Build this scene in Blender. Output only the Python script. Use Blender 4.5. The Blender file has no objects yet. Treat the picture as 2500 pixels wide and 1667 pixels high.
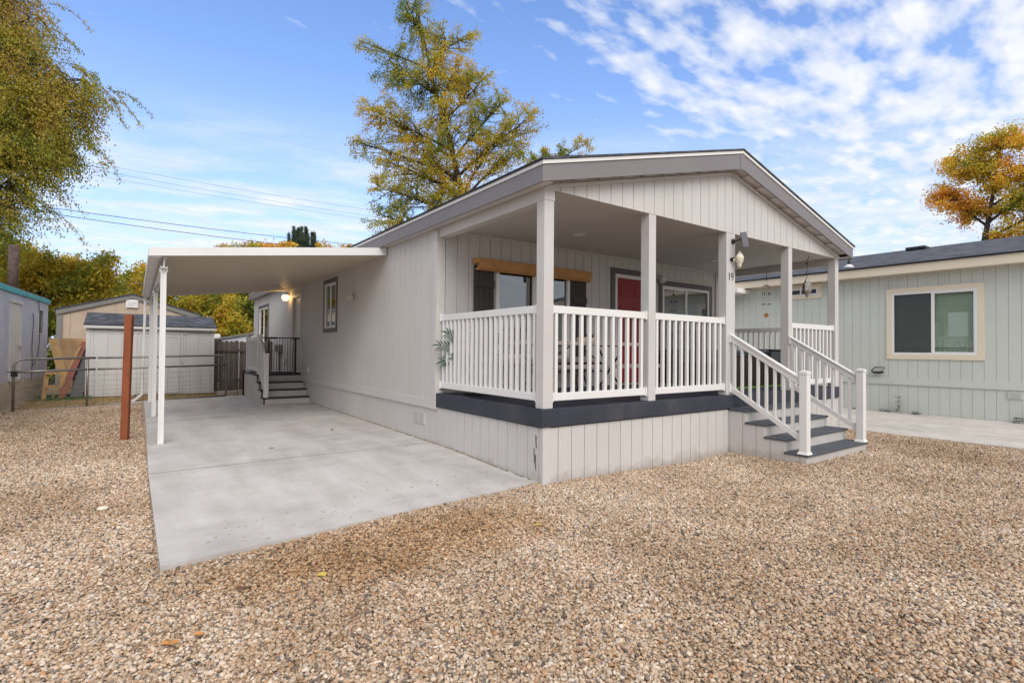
import bpy, math, random
import numpy as np
from mathutils import Vector, Matrix
R = random.Random(7)
sc = bpy.context.scene
COL = sc.collection

# ------------------------------------------------------------------ materials
def rgb(r, g, b):
    f = lambda c: (c/255/12.92 if c/255 <= .04045 else ((c/255+.055)/1.055)**2.4)
    return (f(r), f(g), f(b), 1)
def new_mat(name):
    m = bpy.data.materials.new(name); m.use_nodes = True
    nt = m.node_tree; b = nt.nodes['Principled BSDF']
    return m, nt, b
def N(nt, t, **k):
    n = nt.nodes.new(t)
    for a, v in k.items():
        if a.startswith('i_'):
            key = a[2:]
            n.inputs[int(key) if key.isdigit() else key.replace('_', ' ')].default_value = v
        else: setattr(n, a, v)
    return n
def math_(nt, op, a, b=None, clamp=False):
    n = nt.nodes.new('ShaderNodeMath'); n.operation = op; n.use_clamp = clamp
    for i, v in ((0, a), (1, b)):
        if v is None: continue
        if isinstance(v, (int, float)): n.inputs[i].default_value = v
        else: nt.links.new(v, n.inputs[i])
    return n.outputs[0]
def ramp(nt, fac, stops, interp='LINEAR'):
    n = nt.nodes.new('ShaderNodeValToRGB'); n.color_ramp.interpolation = interp
    e = n.color_ramp.elements
    while len(e) < len(stops): e.new(.5)
    for el, (p, c) in zip(e, stops):
        el.position = p; el.color = c if len(c) == 4 else (*c, 1)
    nt.links.new(fac, n.inputs[0]); return n.outputs[0]
def mixc(nt, fac, a, b, mode='MIX'):
    n = nt.nodes.new('ShaderNodeMix'); n.data_type = 'RGBA'; n.blend_type = mode
    for i, v in ((0, fac), (6, a), (7, b)):
        if isinstance(v, (int, float, tuple)): n.inputs[i].default_value = v
        else: nt.links.new(v, n.inputs[i])
    return n.outputs[2]
def coords(nt, scale=(1, 1, 1), kind='Object'):
    tc = nt.nodes.new('ShaderNodeTexCoord'); mp = nt.nodes.new('ShaderNodeMapping')
    mp.inputs['Scale'].default_value = scale
    nt.links.new(tc.outputs[kind], mp.inputs[0]); return mp.outputs[0]
def noise(nt, vec, scale, detail=3, rough=.55):
    n = N(nt, 'ShaderNodeTexNoise', i_Scale=scale, i_Detail=detail, i_Roughness=rough)
    nt.links.new(vec, n.inputs['Vector']); return n.outputs['Fac']
def bump(nt, b, h, strength, dist):
    n = N(nt, 'ShaderNodeBump', i_Strength=strength, i_Distance=dist)
    nt.links.new(h, n.inputs['Height']); nt.links.new(n.outputs[0], b.inputs['Normal'])
def surf(name, col, rough=.6, var=.12, vscale=1.5, gscale=(8, 8, 60), grain=.25, gdist=.002, metal=0, spec=.4, dirt=None, swap=False):
    """painted / wooden / plain surface: base colour, broad uneven tone, fine grain bump"""
    m, nt, b = new_mat(name)
    v = coords(nt); n1 = noise(nt, v, vscale, 4)
    n2 = noise(nt, coords(nt, gscale), 1, 5, .65)
    c = tuple(col[:3])
    lo = tuple(x*(1-var) for x in c); hi = tuple(min(1, x*(1+var*.6)) for x in c)
    f = math_(nt, 'ADD', math_(nt, 'MULTIPLY', n1, .6), math_(nt, 'MULTIPLY', n2, .4))
    out = ramp(nt, f, [(.3, lo), (.7, hi)])
    if dirt:
        d = noise(nt, coords(nt, (1.3, 1.3, .5)), 1.1, 6, .7)
        out = mixc(nt, math_(nt, 'MULTIPLY', ramp(nt, d, [(.52, (0,)*3), (.72, (1,)*3)]), dirt[1]), out, (*dirt[0][:3], 1))
    nt.links.new(out, b.inputs['Base Color'])
    b.inputs['Roughness'].default_value = rough; b.inputs['Metallic'].default_value = metal
    b.inputs['Specular IOR Level'].default_value = spec
    if grain: bump(nt, b, n2, grain, gdist)
    return m
M = {}
M['siding'] = surf('painted_siding', (.55, .527, .507), .62, .09, .8, (26, 26, 3.2), .55, .0035, dirt=((.48, .45, .41), .4))
def splash(name, src, zt):
    m = M[src].copy(); m.name = name; nt = m.node_tree; b = nt.nodes['Principled BSDF']
    old = b.inputs['Base Color'].links[0].from_socket
    sp = nt.nodes.new('ShaderNodeSeparateXYZ'); nt.links.new(coords(nt), sp.inputs[0])
    n = noise(nt, coords(nt, (3, 3, 3)), 1.6, 6, .7)
    h = math_(nt, 'DIVIDE', math_(nt, 'SUBTRACT', zt, sp.outputs[2]), zt*1.3)
    f = math_(nt, 'MULTIPLY', ramp(nt, math_(nt, 'ADD', h, math_(nt, 'MULTIPLY', math_(nt, 'SUBTRACT', n, .5), 1.5)), [(.45, (0,)*3), (1.0, (1,)*3)]), .55)
    nt.links.new(mixc(nt, f, old, (.27, .215, .16, 1)), b.inputs['Base Color']); M[name] = m
M['siding_h'] = surf('painted_trim_board', (.56, .536, .517), .6, .08, .9, (4, 4, 45), .55, .003)
splash('skirt_splash', 'siding', .22)
M['ceiling'] = surf('porch_ceiling', (.55, .52, .49), .7, .06, .9, (30, 3, 30), .3, .002)
M['fascia'] = surf('grey_fascia_paint', (.205, .19, .195), .5, .12, 1.1, (2, 2, 38), .6, .003)
M['fascia_trim'] = surf('dark_trim_paint', (.115, .103, .105), .5, .1, 2, (10, 10, 10), .2)
M['vinyl'] = surf('white_vinyl', (.74, .725, .705), .34, .04, 2, (5, 5, 5), .05, spec=.5)
M['whitemetal'] = surf('white_enamel', (.71, .70, .68), .38, .05, 1.5, (3, 3, 3), .05, spec=.5)
M['underpan'] = surf('carport_soffit_pan', (.62, .56, .47), .33, .05, 1, (3, 3, 3), .05, spec=.5)
M['deck'] = surf('slate_blue_deck_paint', (.036, .040, .058), .5, .25, 2.4, (18, 1.5, 10), .4, .002, dirt=((.10, .095, .09), .45))
M['tread'] = surf('slate_tread', (.075, .083, .10), .6, .25, 5, (20, 40, 20), .5, .002, dirt=((.15, .13, .11), .5))
M['darktread'] = surf('dark_tread', (.03, .026, .026), .5, .2, 5, (20, 40, 20), .4, .002)
M['riserp'] = surf('pale_riser_paint', (.50, .475, .455), .6, .14, 3, (3, 3, 40), .5, .002, dirt=((.30, .25, .2), .5))
M['black'] = surf('black_metal', (.012, .012, .013), .35, .1, 3, (5,)*3, .05)
M['iron'] = surf('dark_bronze', (.055, .042, .035), .4, .2, 8, (9,)*3, .2, metal=.6)
M['galv'] = surf('dull_galvanised_tube', (.30, .28, .26), .45, .3, 5, (12,)*3, .3, metal=.7)
M['red'] = surf('red_door_paint', (.27, .018, .022), .42, .08, 2, (10,)*3, .1)
M['chrome'] = surf('nickel', (.6, .58, .55), .25, .05, 3, (5,)*3, 0, metal=1)
M['bamboo'] = surf('bamboo_slats', (.50, .25, .085), .6, .35, 6, (1.5, 30, 260), .6, .003)
M['shutter'] = surf('brown_shutter', (.05, .041, .04), .6, .15, 3, (50, 50, 4), .4, .002)
M['dark'] = surf('dim_interior', (.035, .033, .034), .9, .1, 2, (3,)*3, 0)
M['curtain'] = surf('curtain_cloth', (.16, .15, .15), .9, .3, 7, (60, 3, 3), .4, .004)
M['green'] = surf('sage_siding', (.54, .56, .51), .62, .06, .8, (26, 26, 3), .4, .003, dirt=((.37, .4, .36), .3))
M['cream'] = surf('cream_trim_paint', (.70, .61, .47), .55, .06, 1.2, (3, 3, 30), .3, .002)
M['redwood'] = surf('red_stained_post', (.24, .065, .022), .62, .3, 4, (30, 30, 2.5), .7, .004)
M['redboard'] = surf('faded_red_board', (.24, .08, .05), .7, .35, 4, (20, 20, 3), .5, .003)
M['lumber'] = surf('raw_lumber', (.50, .30, .13), .7, .3, 3, (22, 22, 3), .5, .003)
M['plywood'] = surf('weathered_plywood', (.50, .31, .155), .75, .25, 2, (6, 6, 3), .4, .002, dirt=((.22, .12, .06), .8))
M['fencewood'] = surf('weathered_fence_board', (.13, .105, .088), .85, .4, 2.2, (26, 26, 2), .8, .006)
M['concreteblock'] = surf('rough_concrete_curb', (.42, .37, .29), .9, .25, 6, (20,)*3, .6, .006)
M['tan'] = surf('tan_siding', (.46, .36, .275), .75, .16, 1.2, (14, 14, 2), .4, .003, dirt=((.33, .22, .16), .5))
M['tangrey'] = surf('grey_rake_board', (.19, .185, .175), .7, .15, 2, (5, 5, 25), .3)
M['shed'] = surf('shed_siding', (.56, .54, .52), .65, .08, 1.5, (24, 24, 3), .4, .002)
M['trailer'] = surf('pale_blue_metal_siding', (.52, .52, .585), .5, .1, 1.4, (4, 4, 2), .1, dirt=((.30, .30, .37), .5))
M['teal'] = surf('teal_edge_paint', (.07, .42, .44), .5, .25, 4, (5, 5, 20), .3, dirt=((.02, .16, .18), .6))
M['skirtcream'] = surf('cream_skirting', (.53, .45, .34), .7, .15, 3, (3,)*3, .2, dirt=((.35, .27, .18), .6))
M['offwhite'] = surf('offwhite_door', (.60, .58, .53), .5, .08, 2, (5,)*3, .1)
M['rust'] = surf('rusty_pipe', (.10, .065, .055), .8, .5, 9, (9,)*3, .5, .004)
M['tub'] = surf('espresso_cabinet', (.028, .017, .014), .5, .3, 3, (40, 40, 3), .4, .003)
M['tubcover'] = surf('grey_vinyl_cover', (.055, .062, .072), .38, .2, 3, (8,)*3, .4, .004)
M['teakgrey'] = surf('weathered_table_plank', (.36, .30, .26), .7, .25, 3, (2, 30, 30), .5, .003)
M['pot'] = surf('clay_trough', (.47, .37, .31), .7, .15, 5, (20,)*3, .4)
M['shell'] = surf('ivory_ceramic', (.72, .66, .53), .4, .08, 8, (20,)*3, .2)
M['silver'] = surf('pierced_silver', (.38, .35, .32), .4, .4, 20, (90,)*3, .6, .002, metal=.7)
M['orangewood'] = surf('orange_wood_disc', (.42, .17, .04), .6, .2, 6, (9,)*3, .2)
M['bark'] = surf('bark', (.055, .042, .032), .9, .4, 3, (14, 14, 3), .9, .02)
M['solar'] = surf('charcoal_panel', (.12, .115, .135), .35, .08, 3, (4,)*3, .05)
M['putty'] = surf('putty_plastic', (.45, .42, .35), .5, .1, 5, (5,)*3, .1)
M['blindslat'] = surf('green_tinted_blind', (.55, .68, .52), .5, .05, 3, (5,)*3, 0)
M['cable'] = surf('black_cable', (.02, .02, .022), .5, .1, 3, (5,)*3, 0)
M['cablegrey'] = surf('grey_cable', (.33, .34, .36), .5, .1, 3, (5,)*3, 0)
M['stem'] = surf('green_stem', (.04, .10, .03), .6, .3, 9, (9,)*3, .2)
M['leafgreen'] = surf('glossy_leaf', (.014, .055, .027), .4, .4, 9, (9,)*3, .2)
M['leaflime'] = surf('lime_leaf', (.18, .33, .03), .5, .3, 9, (9,)*3, .2)
M['turf'] = surf('artificial_turf', (.12, .28, .03), .9, .4, 60, (80,)*3, .8, .01)
M['bin'] = surf('dark_plastic', (.03, .035, .04), .4, .2, 3, (9,)*3, .1)

def shingles(name, c):
    m, nt, b = new_mat(name)
    br = N(nt, 'ShaderNodeTexBrick', i_Scale=1.0, i_Mortar_Size=.004, i_Brick_Width=.17, i_Row_Height=.14, i_Bias=0.0)
    br.inputs['Color1'].default_value = (*[x*.55 for x in c], 1); br.inputs['Color2'].default_value = (*[x*1.45 for x in c], 1)
    br.inputs['Mortar'].default_value = (*[x*.3 for x in c], 1)
    nt.links.new(coords(nt, (1, 1, 1), 'UV'), br.inputs['Vector'])
    n = noise(nt, coords(nt), 140, 2)
    n2 = noise(nt, coords(nt), 1.2, 4)
    o = mixc(nt, .8, br.outputs['Color'], ramp(nt, n, [(.3, (.55,)*3), (.7, (1.3,)*3)]), 'MULTIPLY')
    o = mixc(nt, .6, o, ramp(nt, n2, [(.3, (.8,)*3), (.7, (1.15,)*3)]), 'MULTIPLY')
    nt.links.new(o, b.inputs['Base Color']); b.inputs['Roughness'].default_value = .9
    bump(nt, b, br.outputs['Fac'], -.5, .01)
    return m
M['shingle'] = shingles('asphalt_shingles', (.07, .074, .088))

def glass_mat(name, tint=(.8, .86, .85), dens=.45):
    m = bpy.data.materials.new(name); m.use_nodes = True; nt = m.node_tree; nt.nodes.clear()
    out = nt.nodes.new('ShaderNodeOutputMaterial'); mx = nt.nodes.new('ShaderNodeMixShader')
    tr = nt.nodes.new('ShaderNodeBsdfTransparent'); tr.inputs[0].default_value = (*[t*(1-dens*.3) for t in tint], 1)
    gl = nt.nodes.new('ShaderNodeBsdfGlossy'); gl.inputs['Roughness'].default_value = .02; gl.inputs[0].default_value = (.95, .97, 1, 1)
    fr = nt.nodes.new('ShaderNodeLayerWeight'); fr.inputs[0].default_value = .5
    f = math_(nt, 'ADD', math_(nt, 'MULTIPLY', math_(nt, 'POWER', fr.outputs['Facing'], 3.5), .8), .05+.10*dens, True)
    nt.links.new(f, mx.inputs[0]); nt.links.new(tr.outputs[0], mx.inputs[1]); nt.links.new(gl.outputs[0], mx.inputs[2])
    nt.links.new(mx.outputs[0], out.inputs[0]); return m
M['glass'] = glass_mat('window_glass', dens=1.2)
M['glass2'] = glass_mat('clear_window_glass', (.98, .99, .98), dens=.12)

def emis(name, c, s):
    m, nt, b = new_mat(name); b.inputs['Emission Color'].default_value = (*c, 1); b.inputs['Emission Strength'].default_value = s
    b.inputs['Base Color'].default_value = (.8, .75, .65, 1); return m
M['lampglow'] = emis('lit_globe', (1, .58, .2), 9)
M['globe'] = surf('frosted_globe', (.62, .58, .52), .3, .05, 3, (5,)*3, 0)

def leaf_mat(name, stops, transl=.45, hue_noise=.35):
    """leaf colour: each leaf carries its own random tone, broad noise lets whole boughs turn"""
    m = bpy.data.materials.new(name); m.use_nodes = True; nt = m.node_tree; nt.nodes.clear()
    out = nt.nodes.new('ShaderNodeOutputMaterial')
    at = N(nt, 'ShaderNodeAttribute', attribute_name='tone')
    n = noise(nt, coords(nt), hue_noise, 3, .6)
    f = math_(nt, 'ADD', math_(nt, 'MULTIPLY', at.outputs['Fac'], .42), math_(nt, 'SUBTRACT', math_(nt, 'MULTIPLY', n, 1.5), .45))
    c = ramp(nt, f, stops)
    d = nt.nodes.new('ShaderNodeBsdfDiffuse'); t = nt.nodes.new('ShaderNodeBsdfTranslucent')
    g = N(nt, 'ShaderNodeBsdfGlossy', i_Roughness=.45)
    mx = N(nt, 'ShaderNodeMixShader', i_0=transl); m2 = N(nt, 'ShaderNodeMixShader', i_0=.03)
    nt.links.new(c, d.inputs[0]); nt.links.new(c, t.inputs[0])
    nt.links.new(d.outputs[0], mx.inputs[1]); nt.links.new(t.outputs[0], mx.inputs[2])
    nt.links.new(mx.outputs[0], m2.inputs[1]); nt.links.new(g.outputs[0], m2.inputs[2])
    nt.links.new(m2.outputs[0], out.inputs[0]); return m
GREEN, OLIVE, YEL, ORG, BRN = (.21, .27, .035), (.42, .39, .045), (.72, .54, .05), (.72, .36, .04), (.38, .22, .07)
DKG = (.10, .165, .03)
M['leaf_elm'] = leaf_mat('elm_leaves', [(.12, DKG), (.36, GREEN), (.52, OLIVE), (.70, (.52, .38, .05)), (.9, BRN)])
M['leaf_mid'] = leaf_mat('turning_leaves', [(.06, DKG), (.26, GREEN), (.44, OLIVE), (.68, YEL), (.95, ORG)], hue_noise=.3)
M['leaf_orange'] = leaf_mat('orange_leaves', [(.12, GREEN), (.32, OLIVE), (.46, YEL), (.68, (.92, .47, .06)), (.95, (.7, .32, .05))], hue_noise=.35)
M['leaf_gold'] = leaf_mat('gold_leaves', [(.1, DKG), (.28, GREEN), (.42, OLIVE), (.58, YEL), (.8, (.5, .24, .02)), (.95, BRN)], hue_noise=.75)
M['leaf_dark'] = leaf_mat('dark_green_leaves', [(.1, (.018, .035, .01)), (.4, DKG), (.65, GREEN), (.9, OLIVE)], hue_noise=.6)
M['needle'] = leaf_mat('pine_needles', [(.1, (.02, .045, .03)), (.6, (.06, .10, .06)), (.9, (.09, .13, .07))], .1)

STONE = [(0, (.10, .09, .085)), (.06, (.24, .225, .22)), (.15, (.36, .255, .165)), (.28, (.58, .45, .33)), (.44, (.68, .56, .44)),
         (.56, (.42, .32, .225)), (.68, (.76, .67, .56)), (.78, (.47, .44, .42)), (.88, (.84, .78, .70)), (.95, (.50, .28, .14)), (1, (.92, .88, .82))]
def patches(nt, col):
    v = coords(nt, kind='Object')
    geo = nt.nodes.new('ShaderNodeNewGeometry')
    p = geo.outputs['Position']
    n1 = noise(nt, p, .55, 4, .6); n2 = noise(nt, p, 2.3, 3, .6)
    t = ramp(nt, n1, [(.36, (.82, .75, .67)), (.50, (.97, .93, .89)), (.64, (1.12, 1.12, 1.12))])
    sp = nt.nodes.new('ShaderNodeSeparateXYZ'); nt.links.new(p, sp.inputs[0])
    dx = math_(nt, 'MULTIPLY', math_(nt, 'ADD', sp.outputs[0], 1.9), .62); dy = math_(nt, 'MULTIPLY', math_(nt, 'ADD', sp.outputs[1], .78), 1.5)
    rr = math_(nt, 'ADD', math_(nt, 'MULTIPLY', dx, dx), math_(nt, 'MULTIPLY', dy, dy))
    rr = math_(nt, 'ADD', rr, math_(nt, 'MULTIPLY', math_(nt, 'SUBTRACT', n2, .5), 1.2))
    t = mixc(nt, 1.0, t, ramp(nt, rr, [(.25, (.90, .79, .65)), (1.1, (1, 1, 1))]), 'MULTIPLY')   # silty brown patch where fines collect
    u = ramp(nt, n2, [(.3, (.9, .89, .87)), (.7, (1.06, 1.05, 1.04))])
    return mixc(nt, 1.0, mixc(nt, 1.0, mixc(nt, 1.0, col, (.85, .80, .745, 1), 'MULTIPLY'), t, 'MULTIPLY'), u, 'MULTIPLY')
def stone_mat():
    m, nt, b = new_mat('pea_gravel_stone')
    oi = nt.nodes.new('ShaderNodeObjectInfo')
    c = ramp(nt, oi.outputs['Random'], STONE)
    nn = noise(nt, coords(nt), 2.5, 3)
    c = mixc(nt, .5, c, ramp(nt, nn, [(.3, (.75,)*3), (.7, (1.2,)*3)]), 'MULTIPLY')
    nt.links.new(patches(nt, c), b.inputs['Base Color'])
    b.inputs['Roughness'].default_value = .75; b.inputs['Specular IOR Level'].default_value = .3
    return m
M['stone'] = stone_mat()
def ground_mat():
    m, nt, b = new_mat('gravel_bed')
    geo = nt.nodes.new('ShaderNodeNewGeometry')
    def vor(scale, feat='F1'):
        n = N(nt, 'ShaderNodeTexVoronoi', i_Scale=scale); n.voronoi_dimensions = '3D'; n.feature = feat
        nt.links.new(geo.outputs['Position'], n.inputs['Vector']); return n
    v = vor(62); 
    sep = nt.nodes.new('ShaderNodeSeparateColor'); nt.links.new(v.outputs['Color'], sep.inputs[0])
    c = ramp(nt, sep.outputs[0], STONE)
    edge = ramp(nt, v.outputs['Distance'], [(.34, (1.2, 1.2, 1.2)), (.66, (.62, .57, .52))])
    c = mixc(nt, 1.0, c, edge, 'MULTIPLY')
    nt.links.new(patches(nt, c), b.inputs['Base Color']); b.inputs['Roughness'].default_value = .85
    h = math_(nt, 'SUBTRACT', 1.0, v.outputs['Distance'])
    bump(nt, b, h, 1.0, .012)
    return m
M['ground'] = ground_mat()
def soil_mat():
    return surf('dry_soil', (.24, .17, .10), .95, .5, 3, (30,)*3, .8, .02, dirt=((.42, .30, .15), .9))
M['soil'] = soil_mat()
def concrete(name, base, lines=True):
    m, nt, b = new_mat(name)
    v = coords(nt)
    n1 = noise(nt, v, .55, 5, .6); n2 = noise(nt, coords(nt, (1.0, 1.7, 1)), 1.7, 7, .68); n3 = noise(nt, coords(nt, (9, 120, 1)), 1, 4, .6)
    n4 = noise(nt, v, 90, 3, .6); n5 = noise(nt, coords(nt, (2.2, .5, 1)), 1.4, 4)
    f = math_(nt, 'ADD', math_(nt, 'MULTIPLY', n1, .5), math_(nt, 'MULTIPLY', n2, .5))
    c = ramp(nt, f, [(.36, tuple(x*.80 for x in base)), (.48, tuple(x*.96 for x in base)), (.60, tuple(x*1.10 for x in base))])
    c = mixc(nt, .30, c, ramp(nt, n3, [(.3, (.84,)*3), (.7, (1.12,)*3)]), 'MULTIPLY')
    c = mixc(nt, .5, c, ramp(nt, n4, [(.3, (.85,)*3), (.7, (1.12,)*3)]), 'MULTIPLY')
    c = mixc(nt, .75, c, ramp(nt, n5, [(.4, (1.02, 1.02, 1.04)), (.62, (.86, .82, .82))]), 'MULTIPLY')
    if lines:
        sx = nt.nodes.new('ShaderNodeSeparateXYZ'); nt.links.new(v, sx.inputs[0])
        for c0, c1 in ((2.654, .021), (7.605, .115)):
            dd = math_(nt, 'ABSOLUTE', math_(nt, 'SUBTRACT', math_(nt, 'SUBTRACT', sx.outputs[1], math_(nt, 'MULTIPLY', sx.outputs[0], c1)), c0))
            dd = math_(nt, 'ADD', dd, math_(nt, 'MULTIPLY', math_(nt, 'SUBTRACT', n2, .5), .05))
            c = mixc(nt, ramp(nt, dd, [(.01, (.4,)*3), (.035, (0,)*3)]), c, (.16, .14, .12, 1))
    sp = noise(nt, v, 9, 2)
    c = mixc(nt, ramp(nt, sp, [(.76, (0,)*3), (.8, (.5,)*3)]), c, (.12, .09, .07, 1))
    nt.links.new(c, b.inputs['Base Color']); b.inputs['Roughness'].default_value = .72
    bump(nt, b, math_(nt, 'ADD', n3, n4), .35, .002)
    return m
M['concrete'] = concrete('broom_finished_concrete', (.51, .485, .455))
M['concrete2'] = concrete('pale_concrete', (.56, .52, .47), False)
M['asphalt'] = surf('far_ground', (.20, .17, .12), .95, .4, .2, (2,)*3, .4, .02)

# ------------------------------------------------------------------ mesh helpers
class MB:
    def __init__(s): s.v = []; s.f = []; s.sm = []
    def hexa(s, c):
        b = len(s.v); s.v += [tuple(p) for p in c]
        s.f += [(b, b+3, b+2, b+1), (b+4, b+5, b+6, b+7), (b, b+1, b+5, b+4), (b+1, b+2, b+6, b+5), (b+2, b+3, b+7, b+6), (b+3, b, b+4, b+7)]
        return s
    def box(s, x0, x1, y0, y1, z0, z1):
        return s.hexa([(x0, y0, z0), (x1, y0, z0), (x1, y1, z0), (x0, y1, z0), (x0, y0, z1), (x1, y0, z1), (x1, y1, z1), (x0, y1, z1)])
    def prism(s, pts, vec):
        n = len(pts); b = len(s.v); vec = Vector(vec)
        s.v += [tuple(p) for p in pts] + [tuple(Vector(p)+vec) for p in pts]
        s.f.append(tuple(range(b+n-1, b-1, -1))); s.f.append(tuple(range(b+n, b+2*n)))
        for i in range(n):
            j = (i+1) % n; s.f.append((b+i, b+j, b+n+j, b+n+i))
        return s
    def beam(s, a, b_, w, h, up=(0, 0, 1)):
        """rectangular bar from a to b; w sideways, h along up"""
        a = Vector(a); b_ = Vector(b_); d = (b_-a).normalized(); side = d.cross(Vector(up)).normalized(); u = side.cross(d)
        c = []
        for p in (a, b_):
            c.append([p-side*w/2-u*h/2, p+side*w/2-u*h/2, p+side*w/2+u*h/2, p-side*w/2+u*h/2])
        return s.hexa(c[0]+c[1])
    def tube(s, path, r, n=8, cap=True):
        path = [Vector(p) for p in path]; b0 = len(s.v)
        rr = r if isinstance(r, (list, tuple)) else [r]*len(path)
        prev = None
        for i, p in enumerate(path):
            d = (path[min(i+1, len(path)-1)]-path[max(i-1, 0)]).normalized()
            if prev is None:
                u = Vector((0, 0, 1)) if abs(d.z) < .9 else Vector((1, 0, 0)); u = (u-d*u.dot(d)).normalized()
            else: u = (prev-d*prev.dot(d)).normalized()
            prev = u; w = d.cross(u)
            for k in range(n):
                a = 2*math.pi*k/n; s.v.append(tuple(p+(u*math.cos(a)+w*math.sin(a))*rr[i]))
        for i in range(len(path)-1):
            for k in range(n):
                a = b0+i*n+k; c = b0+i*n+(k+1) % n; s.f.append((a, c, c+n, a+n))
        if cap:
            s.f.append(tuple(b0+n-1-k for k in range(n))); s.f.append(tuple(b0+(len(path)-1)*n+k for k in range(n)))
        return s
    def lathe(s, prof, c=(0, 0, 0), n=20, sx=1, sy=1, flute=0):
        b0 = len(s.v)
        for r, z in prof:
            for k in range(n):
                a = 2*math.pi*k/n; q = r*(1+flute*(k % 2))
                s.v.append((c[0]+q*sx*math.cos(a), c[1]+q*sy*math.sin(a), c[2]+z))
        for i in range(len(prof)-1):
            for k in range(n):
                a = b0+i*n+k; d = b0+i*n+(k+1) % n; s.f.append((a, d, d+n, a+n))
        s.f.append(tuple(b0+n-1-k for k in range(n))); s.f.append(tuple(b0+(len(prof)-1)*n+k for k in range(n)))
        return s
    def build(s, name, mat, parent=None, bev=0, smooth=False, label=None):
        me = bpy.data.meshes.new(name); me.from_pydata(s.v, [], s.f); me.update()
        o = bpy.data.objects.new(name, me); COL.objects.link(o)
        me.materials.append(M[mat] if isinstance(mat, str) else mat)
        if parent is not None:
            o.parent = parent
            if parent.type == 'EMPTY' or parent.parent is None:
                o.matrix_parent_inverse = world_of(parent).inverted()
            else: o.matrix_parent_inverse = world_of(parent).inverted()
        if smooth:
            me.polygons.foreach_set('use_smooth', [True]*len(me.polygons))
            try: me.shade_auto_smooth = True
            except Exception: pass
        if bev:
            m = o.modifiers.new('bevel', 'BEVEL'); m.width = bev; m.segments = 2; m.limit_method = 'ANGLE'
        if label: o['label'] = label
        return o
def world_of(o):
    m = Matrix.LocRotScale(o.location, o.rotation_euler, o.scale)
    if o.parent: return world_of(o.parent) @ o.matrix_parent_inverse @ m
    return m
def thing(name, label, cat, loc=(0, 0, 0), rz=0, group=None):
    o = bpy.data.objects.new(name, None); COL.objects.link(o); o.location = loc; o.rotation_euler = (0, 0, rz)
    o.empty_display_size = .1
    o['label'] = label; o['category'] = cat
    if group: o['group'] = group
    return o
def tag(o, label, cat, group=None):
    o['label'] = label; o['category'] = cat
    if group: o['group'] = group
    return o
def kind(o, k): o['kind'] = k; return o

class Wall:
    """frame of a vertical wall: s runs along it, d out of it, z up"""
    def __init__(s, o, sd, nd): s.o = Vector(o); s.s = Vector(sd).normalized(); s.n = Vector(nd).normalized()
    def P(s, a, d, z): return s.o+s.s*a+s.n*d+Vector((0, 0, z))
    def box(s, mb, s0, s1, d0, d1, z0, z1, z0b=None, z1b=None):
        z0b = z0 if z0b is None else z0b; z1b = z1 if z1b is None else z1b
        P = s.P; pts = [P(s0, d0, z0), P(s1, d0, z0b), P(s1, d1, z0b), P(s0, d1, z0), P(s0, d0, z1), P(s1, d0, z1b), P(s1, d1, z1b), P(s0, d1, z1)]
        if s.s.cross(s.n).z < 0: pts = [pts[i] for i in (1, 0, 3, 2, 5, 4, 7, 6)]
        return mb.hexa(pts)
def siding(w, s0, s1, zb, zt, holes=(), pitch=.203, gap=.009, d=0.0, th=.012, back=True, off=0.0, breaks=()):
    """vertical grooved panels; zb, zt numbers or functions of s; holes = (s0,s1,z0,z1)"""
    mb = MB()
    fb = zb if callable(zb) else (lambda s: zb); ft = zt if callable(zt) else (lambda s: zt)
    cuts = set()
    k = math.floor((s0-off)/pitch)
    while off+k*pitch < s1:
        cuts.add(off+k*pitch); k += 1
    cuts = sorted(c for c in cuts if s0+.02 < c < s1-.02)
    edges = [s0]+cuts+[s1]
    hard = sorted(set(list(breaks)+[h for q in holes for h in q[:2]]))
    def strips(a, b, dd0, dd1):
        pts = [a]+[h for h in hard if a+.002 < h < b-.002]+[b]
        for p, q in zip(pts, pts[1:]):
            hs = sorted([(h[2], h[3]) for h in holes if h[0] < (p+q)/2 < h[1]])
            z = None; segs = []; lo = (fb(p), fb(q))
            for h0, h1 in hs:
                segs.append((lo, (h0, h0))); lo = (h1, h1)
            segs.append((lo, (ft(p), ft(q))))
            for (a0, a1), (b0, b1) in segs:
                if max(b0-a0, b1-a1) < .004: continue
                w.box(mb, p, q, dd0, dd1, a0, b0, a1, max(b1, a1+.001))
    for i, (a, b) in enumerate(zip(edges, edges[1:])):
        strips(a+(gap/2 if i else 0), b-(gap/2 if i < len(edges)-2 else 0), d-th, d)
    if back: strips(s0+.018, s1-.018, d-th-.06, d-th-.001)
    return mb

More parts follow.
